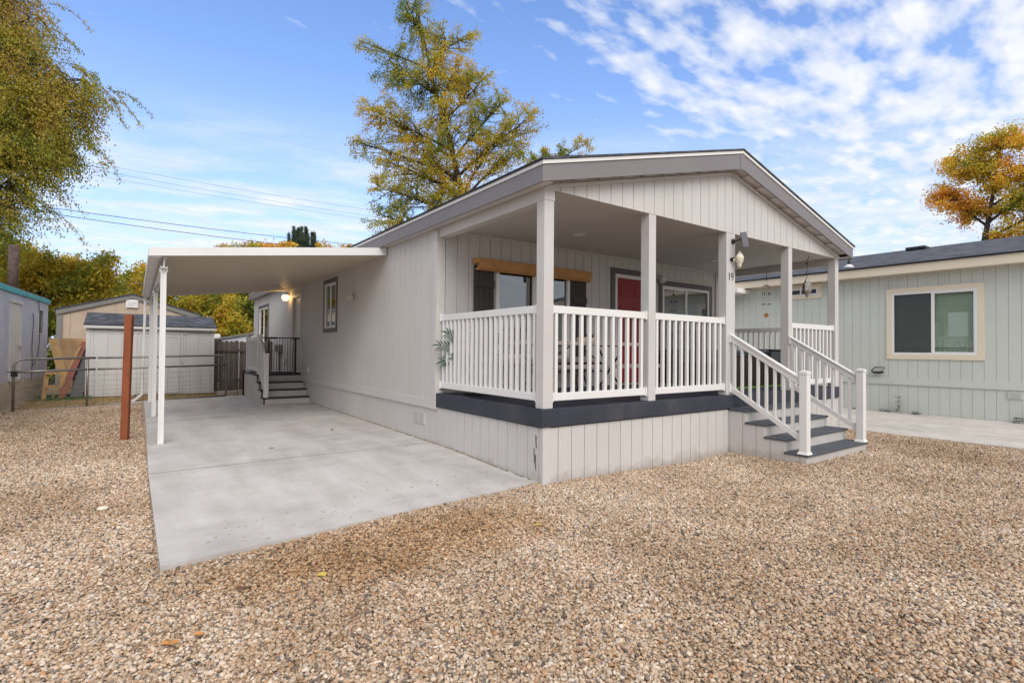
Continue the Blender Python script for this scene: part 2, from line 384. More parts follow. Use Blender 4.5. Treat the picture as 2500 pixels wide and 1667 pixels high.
def window(w, parent, s0, s1, z0, z1, trim=None, trimw=.1, muls=(.5,), frame='vinyl', fw=.045, glass='glass', blind=None, deep=.35, inner='dark', sash=True, fd=.02):
    """frame mesh is the part; trim, panes, blind and the room behind are its sub-parts"""
    mb = MB()
    w.box(mb, s0, s0+fw, -.03, fd, z0, z1); w.box(mb, s1-fw, s1, -.03, fd, z0, z1)
    w.box(mb, s0+fw, s1-fw, -.03, fd, z1-fw, z1); w.box(mb, s0+fw, s1-fw, -.03, fd, z0, z0+fw)
    L = s1-s0
    for m in muls: w.box(mb, s0+L*m-fw*.45, s0+L*m+fw*.45, -.03, fd-.004, z0+fw, z1-fw)
    f = mb.build('window', frame, parent, bev=.002)
    if trim:
        t = MB(); w.box(t, s0-trimw, s1+trimw, -.005, fd+.006, z1, z1+trimw); w.box(t, s0-trimw, s1+trimw, -.005, fd+.006, z0-trimw, z0)
        w.box(t, s0-trimw, s0, -.005, fd+.004, z0, z1); w.box(t, s1, s1+trimw, -.005, fd+.004, z0, z1)
        t.build('window_trim', trim, f, bev=.002)
    edges = [s0+fw]+[s0+L*m for m in muls]+[s1-fw]
    for i, (a, b) in enumerate(zip(edges, edges[1:])):
        g = MB(); dd = -.012 if i % 2 else -.002
        w.box(g, a, b, dd-.004, dd, z0+fw, z1-fw); g.build('window_pane', glass, f)
        if sash and i == 0:
            q = MB(); e = .02
            w.box(q, a, a+e, dd+.001, dd+.012, z0+fw, z1-fw); w.box(q, b-e-.02, b-.02, dd+.001, dd+.012, z0+fw, z1-fw)
            w.box(q, a+e, b-e-.02, dd+.001, dd+.012, z1-fw-e, z1-fw); w.box(q, a+e, b-e-.02, dd+.001, dd+.012, z0+fw, z0+fw+e)
            q.build('sash', frame, f)
    r = MB(); e = .012
    w.box(r, s0-.02, s1+.02, -deep-e, -deep, z0-.02, z1+.02)
    w.box(r, s0-.02, s0-.02+e, -deep, -.05, z0-.02, z1+.02); w.box(r, s1+.02-e, s1+.02, -deep, -.05, z0-.02, z1+.02)
    w.box(r, s0, s1, -deep, -.05, z1+.008, z1+.02); w.box(r, s0, s1, -deep, -.05, z0-.02, z0-.008)
    r.build('room_behind', inner, f)
    return f

# ------------------------------------------------------------------ dimensions of the house
W = 7.3; YW = 2.484; LY = 17.42; ZD = .8144; ZFB = .6156; ZH = 3.261
OL = .173; OF = .182; ZET = 3.447; ZEB = 3.259; ZRT = 4.42; ZRB = 4.189
def top(x): return ZET+(ZRT-ZET)*(1-abs(x-W/2)/(W/2+OL))
def botm(x): return ZEB+(ZRB-ZEB)*(1-abs(x-W/2)/(W/2+OL))
def slab_z(y):
    t = min(1, max(0, y/2.5)); return .06*t*t*(3-2*t)+.02*min(1, max(0, (y-2.5)/8))
def gz(x, y):
    g = lambda a, b, r: math.exp(-((x-a)**2+(y-b)**2)/(r*r))
    t = min(1, max(0, (y-.5)/2.5))
    return -.022-.055*g(2.6, .1, 1.3)-.02*g(-3.4, -.5, 1.0)+.075*t*t*(3-2*t)*(1 if x < 0 else 0)+.008*math.sin(1.3*x+.7)*math.sin(1.7*y)+.007*math.sin(2.9*x+1.1*y)*math.sin(2.3*y-.8*x+1)

# ------------------------------------------------------------------ THE HOUSE
house = thing('mobile_home', 'light grey manufactured home with front gable, covered porch and white railings', 'house')
wl = Wall((0, 0, 0), (0, 1, 0), (-1, 0, 0))       # left side, s = y
wf = Wall((0, 0, 0), (1, 0, 0), (0, -1, 0))       # front, s = x
wp = Wall((0, YW, 0), (1, 0, 0), (0, -1, 0))      # wall at the back of the porch
wr = Wall((W, 0, 0), (0, 1, 0), (1, 0, 0))        # right side
wb = Wall((0, LY, 0), (1, 0, 0), (0, 1, 0))
# left wall
Lw1 = (7.36, 8.22, 1.93, 2.97); Lw2 = (14.74, 16.34, 1.45, 2.86); Ldoor = (10.42, 11.32, .80, 2.93)
siding(wl, YW, LY, .70, 3.34, holes=[Lw1, Lw2, Ldoor], d=.012).build('left_wall', 'siding', house)
mb = MB(); wl.box(mb, YW-.0, LY, -.05, .03, .575, .715); wl.box(mb, YW-.006, YW+.115, -.04, .036, .572, 3.24)
mb.build('band_board', 'siding_h', house, bev=.003)
siding(wl, 0, LY, lambda s: -.05, .60, d=0, off=.07).build('skirting', 'skirt_splash', house)
siding(wf, .0, 3.575, lambda s: -.14, .60, d=0.0, off=.02).build('skirting', 'skirt_splash', house)
siding(wf, 5.48, W, lambda s: -.14, .60, d=0.0, off=.1).build('skirting', 'skirt_splash', house)
mb = MB(); wf.box(mb, -.004, .10, -.02, .006, -.1, .612); mb.build('corner_board', 'siding_h', house)
siding(wr, 0, LY, -.05, .60, d=0).build('skirting', 'skirt_splash', house)
siding(wr, YW, LY, .6, 3.34, d=.012).build('right_wall', 'siding', house)
siding(wb, 0, W, -.05, lambda s: botm(s)+.03, d=.0, breaks=(W/2,)).build('rear_wall', 'siding', house)
# porch wall
Pw = (1.02, 2.60, 1.31, 2.82); Pd = (3.80, 4.74, .83, 2.90); Pw2 = (5.17, 6.80, 1.42, 2.82)
siding(wp, 0.0, 7.05, ZD-.05, 3.30, holes=[Pw, Pd, Pw2], d=0, off=.11).build('porch_wall', 'siding', house)
mb = MB(); wp.box(mb, 7.05, 7.14, -.06, .03, ZD-.04, 3.27); wp.box(mb, 7.14, W-.013, -.06, .012, ZD-.04, 3.27); wp.box(mb, 0.012, .10, -.02, .014, ZD, 3.27)
wp.box(mb, .10, 7.05, .0, .016, 3.235, 3.27)
mb.build('corner_board', 'siding_h', house, bev=.003)
# gable face, header and beams
siding(wf, .0, W, ZH, lambda s: botm(s)+.045, d=.004, breaks=(W/2,), off=.03, back=True).build('gable_wall', 'siding', house)
mb = MB(); mb.box(.14, W-.14, .075, .14, ZH+.004, ZH+.2)
mb.build('header_beam', 'siding_h', house)
for x0 in (0, W-.14):
    mb = MB(); mb.box(x0+.002, x0+.138, .14, YW+(0 if x0 == 0 else .0), 3.135, 3.42); mb.build('side_beam', 'siding_h', house, bev=.004)
mb = MB(); mb.box(-.155, W+.155, -.15, 0.0-.006, 3.28, 3.30) if False else None
# ceiling of the porch: two sheets with a seam
mb = MB(); mb.box(.138, 3.526, .14, YW, 3.272, 3.29); mb.box(3.534, W-.138, .14, YW, 3.272, 3.29); mb.box(3.5, 3.56, .14, YW, 3.29, 3.30)
mb.build('porch_ceiling', 'ceiling', house)
for cx, cy in ((1.92, 1.5), (5.64, 1.54)):
    MB().lathe([(.105, 0), (.11, -.012), (.085, -.014), (.08, -.004)], (cx, cy, 3.272), 28).build('recessed_light', 'vinyl', house, smooth=True)
# roof
def roof_sheets(name, mat, y0, y1, x0, x1, xm, z_e, z_r, th, parent, ext=0, lab=None):
    o = None
    me = bpy.data.meshes.new(name); v = []; f = []; uv = []
    for (xa, za, xb, zb_) in ((x0, z_e, xm, z_r), (xm, z_r, x1, z_e)):
        b = len(v); v += [(xa, y0, za), (xb, y0, zb_), (xb, y1, zb_), (xa, y1, za), (xa, y0, za+th), (xb, y0, zb_+th), (xb, y1, zb_+th), (xa, y1, za+th)]
        L = math.hypot(xb-xa, zb_-za)
        fs = [(b, b+3, b+2, b+1), (b+4, b+5, b+6, b+7), (b, b+1, b+5, b+4), (b+1, b+2, b+6, b+5), (b+2, b+3, b+7, b+6), (b+3, b, b+4, b+7)]
        f += fs
        for q in fs:
            for i in q:
                k = i-b; uv.append((v[i][1], 0 if k in (0, 3, 4, 7) else L))
    me.from_pydata(v, [], f); me.update()
    ul = me.uv_layers.new(name='UVMap')
    for i, c in enumerate(uv): ul.data[i].uv = c
    me.materials.append(M[mat]); o = bpy.data.objects.new(name, me); COL.objects.link(o)
    if parent: o.parent = parent; o.matrix_parent_inverse = world_of(parent).inverted()
    return o
Y1 = LY+.17
roof_sheets('roof', 'shingle', -OF-.03, Y1+.02, -OL-.03, W+OL+.03, W/2, ZET+.044-.008, ZRT+.046, .022, house)
# fascia boards with the white drip edge
mb = MB()
mb.box(-OL, -OL+.025, -OF+.025, Y1, ZEB, ZET); mb.box(W+OL-.025, W+OL, -OF+.025, Y1, ZEB, ZET)
for yy in (-OF, Y1-.025):
    mb.prism([(-OL, yy, ZEB), (W/2-.002, yy, ZRB), (W/2-.002, yy, ZRT), (-OL, yy, ZET)], (0, .025, 0))
    mb.prism([(W/2+.002, yy, ZRB), (W+OL, yy, ZEB), (W+OL, yy, ZET), (W/2+.002, yy, ZRT)], (0, .025, 0))
mb.prism([(W/2-.055, -OF-.006, ZRB-.016), (W/2+.055, -OF-.006, ZRB-.016), (W/2+.055, -OF-.006, ZRT-.012), (W/2, -OF-.006, ZRT), (W/2-.055, -OF-.006, ZRT-.012)], (0, .006, 0))
mb.build('fascia', 'fascia', house, bev=.003)
mb = MB(); h = .042
for xx in (-OL-.012, W+OL): mb.box(xx, xx+.012, -OF, Y1, ZET-.004, ZET+h-.006)
mb.prism([(-OL-.012, -OF-.014, ZET-.006), (W/2, -OF-.014, ZRT), (W/2, -OF-.014, ZRT+h), (-OL-.012, -OF-.014, ZET+h-.006)], (0, .018, 0))
mb.prism([(W/2, -OF-.014, ZRT), (W+OL+.012, -OF-.014, ZET-.006), (W+OL+.012, -OF-.014, ZET+h-.006), (W/2, -OF-.014, ZRT+h)], (0, .018, 0))
mb.build('drip_edge', 'vinyl', house)
# soffits and lookout blocks under the rake
mb = MB()
mb.box(-OL+.026, -.0125, -OF+.03, Y1-.03, ZEB+.02, ZEB+.035); mb.box(W+.0125, W+OL-.026, -OF+.03, Y1-.03, ZEB+.02, ZEB+.035)
mb.prism([(0, -OF+.026, botm(0)+.040), (W/2, -OF+.026, ZRB+.040), (W/2, -OF+.026, ZRB+.055), (0, -OF+.026, botm(0)+.055)], (0, OF-.03, 0))
mb.prism([(W/2, -OF+.026, ZRB+.040), (W, -OF+.026, botm(W)+.040), (W, -OF+.026, botm(W)+.055), (W/2, -OF+.026, ZRB+.055)], (0, OF-.03, 0))
mb.build('soffit', 'siding_h', house)
for sx in (-1, 1):
    for k in range(9):
        u = .25+k*.4; xa = W/2+sx*u; xb = W/2+sx*(u+.2)
        if abs(xb-W/2) > W/2: continue
        mb = MB(); p = [(xa, -OF+.027, botm(xa)+.016), (xb, -OF+.027, botm(xb)+.016), (xb, -OF+.027, botm(xb)+.039), (xa, -OF+.027, botm(xa)+.039)]
        if sx < 0: p = p[::-1]
        mb.prism(p, (0, OF-.034, 0)); mb.build('lookout_block', 'siding_h', house)
mb = MB()
mb.prism([(0.02, -.012, ZH-.012), (W/2, -.012, ZH-.012), (W/2, -.012, ZH+.0), (0.02, -.012, ZH+.0)], (0, .08, 0)) if False else None
for sx in (-1, 1):
    a = W/2; b = W/2+sx*(W/2)
    p = [(a, -.03, botm(a)-.045), (b, -.03, botm(b)-.045), (b, -.03, botm(b)-.005), (a, -.03, botm(a)-.005)]
    if sx < 0: p = p[::-1]
    mb.prism(p, (0, .024, 0))
mb.build('rake_moulding', 'siding_h', house, bev=.003)
# porch deck
mb = MB(); n = 17
for i in range(n):
    y0 = .03+i*(YW-.03)/n; mb.box(.03, W-.03, y0+.003, y0+(YW-.03)/n-.003, ZD-.036, ZD-.002)
mb.box(.03, W-.03, .03, YW, ZD-.08, ZD-.037)
mb.build('porch_floor', 'deck', house)
mb = MB(); mb.box(-.03, 0.005, -.03, YW-.002, ZFB, ZD); mb.box(.005, W-.005, -.03, .005, ZFB, ZD); mb.box(W-.005, W+.03, -.03, YW, ZFB, ZD)
mb.build('deck_fascia', 'deck', house, bev=.005)
# posts
def post(x, zb=ZD, zt=ZH+.01, w_=.14):
    mb = MB(); mb.box(x, x+w_, .0, .14, zb, zt); return mb.build('post', 'siding_h', house, bev=.007)
posts = [post(x) for x in (0.002, 1.765)]+[post(3.53, w_=.23), post(5.385, w_=.125), post(W-.142)]
mb = MB(); mb.box(-.004, .146, -.006, .146, 3.14, ZH+.1); mb.build('post_collar', 'siding_h', posts[0], bev=.004)
# house number on the third post
def text_mesh(body, size, loc, rot, mat, parent, name, ext=.003):
    cu = bpy.data.curves.new(name, 'FONT'); cu.body = body; cu.size = size; cu.extrude = ext; cu.align_x = 'CENTER'
    t = bpy.data.objects.new(name+'_tmp', cu); COL.objects.link(t)
    dg = bpy.context.evaluated_depsgraph_get(); me = bpy.data.meshes.new_from_object(t.evaluated_get(dg))
    bpy.data.objects.remove(t); o = bpy.data.objects.new(name, me); COL.objects.link(o); o.location = loc; o.rotation_euler = rot
    me.materials.clear(); me.materials.append(M[mat]); o.parent = parent; o.matrix_parent_inverse = world_of(parent).inverted(); return o
mb = MB(); zc = 2.60; x1 = 3.598
mb.tube([(x1-.012, -.006, zc+.045), (x1, -.006, zc+.055), (x1, -.006, zc-.05)], .005, 6)
mb.tube([(x1-.007, -.006, zc-.05), (x1+.007, -.006, zc-.05)], .004, 6)
mb.build('number_one', 'black', posts[2])
mb = MB(); cx = 3.675
mb.tube([(cx+.026*math.cos(a), -.006, zc+.028+.030*math.sin(a)) for a in [i*math.pi/8 for i in range(17)]], .005, 6)
mb.tube([(cx+.026, -.006, zc+.03), (cx+.024, -.006, zc-.01), (cx+.010, -.006, zc-.04), (cx-.008, -.006, zc-.053)], .005, 6)
mb.build('number_nine', 'black', posts[2])

# railings
def railing(w, s0, s1, nb, d=-.07, z_t=1.974, z_b=.893, rail='railing', parent=house, sw=.042, hb=.088, cap=True, mat='vinyl', slope=0, first=None, last=None):
    Zt = lambda s: z_t+slope*(s-s0); Zb = lambda s: z_b+slope*(s-s0)
    mb = MB(); w.box(mb, s0+.012, s1-.012, d-.026, d+.026, Zt(s0)-hb, Zt(s0), Zt(s1)-hb, Zt(s1))
    r = mb.build('railing', mat, parent, bev=.004)
    mb = MB(); w.box(mb, s0+.012, s1-.012, d-.026, d+.026, Zb(s0), Zb(s0)+hb, Zb(s1), Zb(s1)+hb); mb.build('bottom_rail', mat, r, bev=.004)
    if cap:
        for a, b in ((s0, s0+.028), (s1-.028, s1)):
            for zz in (Zt(a)-hb, Zb(a)):
                mb = MB(); w.box(mb, a, b, d-.038, d+.038, zz-.013, zz+hb+.013); mb.build('bracket', mat, r, bev=.004)
    for i in range(nb):
        s = s0+(s1-s0)*(i+.62)/(nb+.24)
        mb = MB(); w.box(mb, s-sw/2, s+sw/2, d-sw/2, d+sw/2, Zb(s)+hb-.01, Zt(s)-hb+.01); mb.build('baluster', mat, r, bev=.005)
    return r
railing(wl, .14, YW-.02, 20, d=-.05)
railing(wf, .142, 1.765, 12, d=-.06)
railing(wf, 1.905, 3.53, 12, d=-.06)
railing(wf, 5.512, W-.142, 11, d=-.06)
railing(wr, .14, YW-.03, 19, d=-.07, mat='siding_h' if False else 'vinyl')
# porch window with shutters
pw = window(wp, house, *Pw, muls=(.5,), fw=.06, inner='dark', deep=1.2, fd=.03)
mb = MB()
for k in range(9):
    s = 1.60+k*.03; wp.box(mb, s, s+.03, -.22-.02*(k % 2), -.20-.02*(k % 2), 1.33, 2.80)
mb.build('curtain', 'curtain', pw)
for s0 in (.60, 2.62):
    mb = MB(); wd = .375
    for k in range(4): wp.box(mb, s0+k*wd/4+.003, s0+(k+1)*wd/4-.003, .012, .035, 1.36, 2.78)
    wp.box(mb, s0+.01, s0+wd-.01, .005, .014, 1.37, 2.77)
    sh = mb.build('shutter', 'shutter', house, bev=.002)
    mb = MB(); zc = 2.50 if s0 < 1 else 2.36
    for zz in (zc, 1.62):
        mb = MB(); wp.box(mb, s0+.004+(.04 if s0 > 1 else 0), s0+wd-.004, .035, .058, zz-.055, zz+.055)
        mb.build('shutter_batten', 'shutter', sh, bev=.002)
# bamboo roll blind under its own head rail
mb = MB(); wp.box(mb, .64, 3.0, .05, .145, 2.725, 2.885); wp.box(mb, .60, 3.03, .055, .12, 2.70, 2.73)
bl = mb.build('bamboo_blind', 'bamboo', house, bev=.006)
mb = MB(); wp.box(mb, .57, .66, .03, .15, 2.80, 2.88); mb.build('blind_end', 'bamboo', bl, bev=.012)
mb = MB(); wp.box(mb, 2.99, 3.04, .03, .14, 2.77, 2.875); mb.build('blind_end', 'bamboo', bl, bev=.012)
mb = MB(); wp.box(mb, 1.0, 2.62, .02, .05, 2.83, 2.895); mb.build('blind_head_rail', 'shutter', bl)
# red front door
mb = MB(); wp.box(mb, 3.83, 4.71, -.04, -.005, .85, 2.87)
for a, b in ((3.83+.10, 3.83+.39), (3.83+.49, 3.83+.78)):
    for z0, z1 in ((2.50, 2.74), (1.72, 2.36), (1.02, 1.56)):
        wp.box(mb, a, b, -.006, .002, z0, z1); wp.box(mb, a+.03, b-.03, .001, .008, z0+.03, z1-.03)
door = mb.build('front_door', 'red', house, bev=.004)
mb = MB(); wp.box(mb, 3.765, 3.83, -.03, .018, .83, 2.94); wp.box(mb, 4.71, 4.775, -.03, .018, .83, 2.94); wp.box(mb, 3.83, 4.71, -.03, .018, 2.87, 2.94)
mb.build('door_frame', 'vinyl', door, bev=.003)
mb = MB(); wp.box(mb, 3.655, 3.765, -.005, .026, .83, 3.05); wp.box(mb, 4.775, 4.885, -.005, .026, .83, 3.05); wp.box(mb, 3.765, 4.775, -.005, .026, 2.94, 3.05)
mb.build('door_trim', 'fascia_trim', door, bev=.003)
mb = MB(); mb.lathe([(.0, -.05), (.025, -.045), (.03, 0), (.02, .03), (.03, .05), (.0, .055)], (4.27, YW-.02, 2.13), 12, 1, .5); mb.build('door_knocker', 'chrome', door, smooth=True)
mb = MB(); mb.lathe([(.0, -.03), (.03, -.02), (.03, .02), (0, .03)], (4.64, YW-.06, 1.78), 12); mb.build('door_knob', 'chrome', door, smooth=True)
pw2 = window(wp, house, *Pw2, trim='fascia_trim', trimw=.105, muls=(.5,), fw=.05, deep=1.0)
# jar lamp by the door
mb = MB(); mb.lathe([(.0, -.0), (.05, 0), (.055, .03), (.03, .045), (.0, .05)], (5.05, YW-.10, 3.0), 16); lp = mb.build('wall_lamp', 'vinyl', house, smooth=True)
MB().lathe([(.0, -.16), (.045, -.15), (.075, -.10), (.08, -.06), (.06, -.02), (.045, 0)], (5.05, YW-.10, 3.0), 18).build('lamp_globe', 'globe', lp, smooth=True)
MB().box(5.0, 5.10, YW-.05, YW-.001, 2.95, 3.06).build('lamp_backplate', 'vinyl', lp)
# left wall openings
window(wl, house, *Lw1, trim='fascia_trim', trimw=.10, muls=(.5,), fw=.04, deep=.5)
window(wl, house, *Lw2, trim='fascia_trim', trimw=.10, muls=(.5,), fw=.05, deep=.5)
mb = MB(); wl.box(mb, Ldoor[0]+.05, Ldoor[1]-.05, -.06, -.03, Ldoor[2], Ldoor[3]-.05)
sd = mb.build('side_door', 'offwhite', house, bev=.004)
mb = MB(); a, b, z0, z1 = Ldoor
wl.box(mb, a-.06, a+.05, -.07, .035, z0, z1+.06); wl.box(mb, b-.05, b+.06, -.07, .035, z0, z1+.06); wl.box(mb, a+.05, b-.05, -.07, .035, z1-.05, z1+.06)
mb.build('door_frame', 'offwhite', sd, bev=.003)
MB().lathe([(.0, -.025), (.028, -.02), (.028, .02), (0, .025)], (-.01, 10.55, 1.75), 12).build('door_knob', 'chrome', sd, smooth=True)
MB().lathe([(.0, -.02), (.028, -.015), (.028, .015), (0, .02)], (.01, 10.55, 1.90), 12).build('deadbolt', 'chrome', sd, smooth=True)
# lit globe lamp by the side door, floodlight bracket, outlet, meter, vent, hose tap
mb = MB(); mb.tube([(-.02, 11.66, 3.02), (-.10, 11.66, 3.06), (-.15, 11.66, 3.02)], .012, 8); mb.lathe([(.0, 0), (.05, 0), (.05, -.03), (0, -.03)], (-.15, 11.66, 3.03), 16)
l2 = mb.build('wall_lamp', 'iron', house, smooth=True, label='lit wall lamp beside the side door')
MB().lathe([(.0, -.17), (.05, -.16), (.088, -.11), (.095, -.06), (.075, -.02), (.04, 0)], (-.15, 11.66, 3.0), 20).build('lamp_globe', 'lampglow', l2, smooth=True)
mb = MB(); wl.box(mb, 6.05, 6.25, .012, .03, 2.45, 2.62); fl = mb.build('floodlight', 'putty', house, bev=.004)
mb = MB(); mb.beam((-.03, 6.15, 2.53), (-.15, 6.2, 2.47), .12, .09); mb.build('lamp_head', 'putty', fl, bev=.01)
mb = MB(); wl.box(mb, 9.50, 9.62, .012, .045, .83, .97); mb.build('outlet_box', 'vinyl', house, bev=.006)
mb = MB(); wl.box(mb, 12.55, 13.25, .012, .10, 1.33, 1.56); em = mb.build('meter_box', 'galv', house, bev=.006)
MB().tube([(-.06, 12.75, 1.33), (-.06, 12.75, .75)], .03, 8).build('conduit', 'galv', em)
mb = MB(); wl.box(mb, 12.05, 12.2, .012, .07, 1.02, 1.16); mb.build('outlet_box', 'vinyl', house, bev=.006)
mb = MB(); wl.box(mb, 2.88, 3.27, 0, .012, .30, .485)
for k in range(9): wl.box(mb, 2.90, 3.06, .012, .019, .315+k*.019, .323+k*.019); wl.box(mb, 3.09, 3.25, .012, .019, .315+k*.019, .323+k*.019)
mb.build('skirting_vent', 'siding_h', house)
for pts in ([(.115, .52), (.095, .50), (.10, .44), (.085, .37), (.10, .38), (.112, .45)], [(.17, .37), (.155, .35), (.15, .28), (.135, .21), (.145, .20), (.16, .29)], [(.125, .30), (.11, .29), (.115, .22), (.10, .12), (.12, .16)]):
    q = MB(); q.prism([(-.0075, .13+(y-.13)*.6, z) for y, z in pts], (.004, 0, 0)); q.build('paint_chip', 'iron', house)
# nail heads and drip marks on the porch posts are left to the paint; small pipe vent boots of the roof are out of view; front stairs
H = [.615, .445, .275, .105]; F = [-.30, -.585, -.87, -1.155]
mb = MB()
ws = Wall((3.58, 0, 0), (0, -1, 0), (-1, 0, 0)); ws2 = Wall((5.48, 0, 0), (0, -1, 0), (1, 0, 0))
stp = lambda s: H[min(3, int(s/.285))]-.022
def stepsiding(w):
    m = MB(); c = [0, .272, .557, .842, 1.127]
    for i in range(4):
        q = siding(w, c[i], c[i+1], -.09, H[i]-.03, off=.03+.0, back=True)
        b = len(m.v); m.v += q.v; m.f += [tuple(k+b for k in f) for f in q.f]
    return m
st = MB()
for i in range(4):
    y1 = 0-.031 if i == 0 else F[i-1]+.028; 
    zt = H[i]-.03; st.box(3.594, 5.466, F[i]+.028, F[i]+.05, -.1 if i == 3 else H[i+1]-.0, zt)
st.box(3.594, 5.466, -.03, -.008, H[0], ZFB-.002)
stairs = st.build('front_stairs', 'riserp', house)
stepsiding(ws).build('stringer_panel', 'skirt_splash', stairs); stepsiding(ws2).build('stringer_panel', 'skirt_splash', stairs)
for i in range(4):
    yb = -.033 if i == 0 else F[i-1]+.03
    MB().box(3.565, 5.495, F[i], yb, H[i]-.03, H[i]).build('tread', 'tread', stairs, bev=.006)
for xc in (3.635, 5.42):
    q = MB(); q.box(xc-.052, xc+.052, -1.135, -1.031, H[3]+.001, 1.205)
    nw = q.build('newel_post', 'vinyl', stairs, bev=.006)
    # cap and base flare sit with the post
    q = MB(); q.box(xc-.058, xc+.058, -1.141, -1.025, 1.17, 1.207)
    q.hexa([(xc-.058, -1.141, 1.207), (xc+.058, -1.141, 1.207), (xc+.058, -1.025, 1.207), (xc-.058, -1.025, 1.207), (xc-.012, -1.095, 1.225), (xc+.012, -1.095, 1.225), (xc+.012, -1.071, 1.225), (xc-.012, -1.071, 1.225)])
    q.build('post_cap', 'vinyl', stairs, bev=.003)
    q = MB(); q.hexa([(xc-.072, -1.155, H[3]+.001), (xc+.072, -1.155, H[3]+.001), (xc+.072, -1.011, H[3]+.001), (xc-.072, -1.011, H[3]+.001), (xc-.054, -1.137, H[3]+.035), (xc+.054, -1.137, H[3]+.035), (xc+.054, -1.029, H[3]+.035), (xc-.054, -1.029, H[3]+.035)])
    q.build('post_base', 'vinyl', stairs)
    w = Wall((xc, 0, 0), (0, -1, 0), (-1, 0, 0)); sl = (1.12-1.72)/1.0
    # sloped rail: its own part of the house with balusters below it
    mb = MB(); w.box(mb, .02, 1.035, -.026, .026, 1.62, 1.71, 1.62+sl*1.015, 1.71+sl*1.015); w.box(mb, .012, 1.035, -.04, .04, 1.712, 1.738, 1.712+sl*1.02, 1.738+sl*1.02)
    rl = mb.build('stair_rail', 'vinyl', house, bev=.004)
    mb = MB(); w.box(mb, .02, 1.035, -.024, .024, .87, .955, .87+sl*1.015, .955+sl*1.015); mb.build('bottom_rail', 'vinyl', rl, bev=.004)
    for zz in (1.60, .85):
        mb = MB(); w.box(mb, .0, .024, -.042, .042, zz, zz+.135); mb.build('bracket', 'vinyl', rl, bev=.004)
        mb = MB(); w.box(mb, 1.013, 1.032, -.038, .038, zz-.60, zz-.46); mb.build('bracket', 'vinyl', rl, bev=.004)
    for k in range(8):
        s = .07+k*.122; mb = MB(); w.box(mb, s-.019, s+.019, -.019, .019, .94+sl*s, 1.64+sl*s); mb.build('baluster', 'vinyl', rl, bev=.004)

# ------------------------------------------------------------------ side steps with landing
ss = thing('side_steps', 'grey wooden side steps with landing and cream railing under the carport', 'steps', (-1.1, 9.4, .08))
SF = [9.41, 9.70, 10.0, 10.31]; SH = [.235, .41, .585, .765]; sx0 = -1.10
mb = MB()
for i in range(4):
    mb.box(sx0+.0, -.014, SF[i]+.02, SF[i]+.04, .05 if i == 0 else SH[i-1]-.0, SH[i]-.03)
mb.build('riser', 'riserp', ss)
m = MB(); wss = Wall((sx0, 0, 0), (0, 1, 0), (-1, 0, 0))
for i in range(4):
    a = SF[i]+.02; b = SF[i+1]+.02 if i < 3 else 12.2
    wss.box(m, a, b, -.03, .002, .05, SH[i]-.03)
m.box(sx0+.01, -.014, 12.17, 12.2, .05, .73)
m.build('side_panel', 'riserp', ss)
for i in range(4):
    MB().box(sx0-.02, -.013, SF[i], (SF[i+1]+.018 if i < 3 else 12.22), SH[i]-.03, SH[i]).build('tread' if i < 3 else 'landing', 'darktread', ss, bev=.004)
for (py, zb, zt) in ((9.56, SH[0], 1.32), (10.42, SH[3], 1.80), (12.1, SH[3], 1.80)):
    q = MB(); q.box(sx0+.02, sx0+.125, py-.052, py+.052, zb, zt); q.box(sx0+.014, sx0+.131, py-.058, py+.058, zt-.03, zt+.008); q.build('newel_post', 'vinyl', ss, bev=.004)
w = Wall((sx0+.07, 0, 0), (0, 1, 0), (-1, 0, 0))
railing(w, 10.47, 12.05, 12, d=0, z_t=1.74, z_b=.84, parent=ss, cap=False)
sl = (1.74-1.24)/.8
mb = MB(); w.box(mb, 9.61, 10.37, -.026, .026, 1.15, 1.24, 1.15+sl*.76, 1.24+sl*.76); r = mb.build('stair_rail', 'vinyl', ss, bev=.004)
mb = MB(); w.box(mb, 9.61, 10.37, -.026, .026, .33, .42, .33+sl*.76, .42+sl*.76); mb.build('bottom_rail', 'vinyl', r, bev=.004)
for k in range(6):
    s = 9.68+k*.122; mb = MB(); w.box(mb, s-.019, s+.019, -.019, .019, .36+sl*(s-9.61), 1.2+sl*(s-9.61)); mb.build('baluster', 'vinyl', r)
# black safety gate
g = thing('safety_gate', 'black metal safety gate across the top of the side steps', 'gate', (-.5, 10.42, .765))
yg = 10.44
mb = MB(); mb.box(-.975, -.014, yg-.012, yg+.012, 1.715, 1.742); mb.box(-.93, -.02, yg-.02, yg+.02, .768, .80); mb.box(-.82, -.2, yg-.01, yg+.01, .815, .83)
mb.box(-.16, -.115, yg-.018, yg+.018, .80, 1.73); mb.box(-.83, -.785, yg-.018, yg+.018, .80, 1.73); mb.box(-.03, -.018, yg-.01, yg+.01, .8, 1.73)
g1 = mb.build('gate_frame', 'black', g, bev=.003)
for k in range(9): MB().tube([(-.745+k*.068, yg, .81), (-.745+k*.068, yg, 1.73)], .006, 6).build('bar', 'black', g)
mb = MB(); mb.box(-.80, -.62, yg-.03, yg+.03, 1.70, 1.75); mb.box(-.22, -.05, yg-.025, yg+.025, 1.70, 1.745); mb.build('latch', 'black', g, bev=.008)

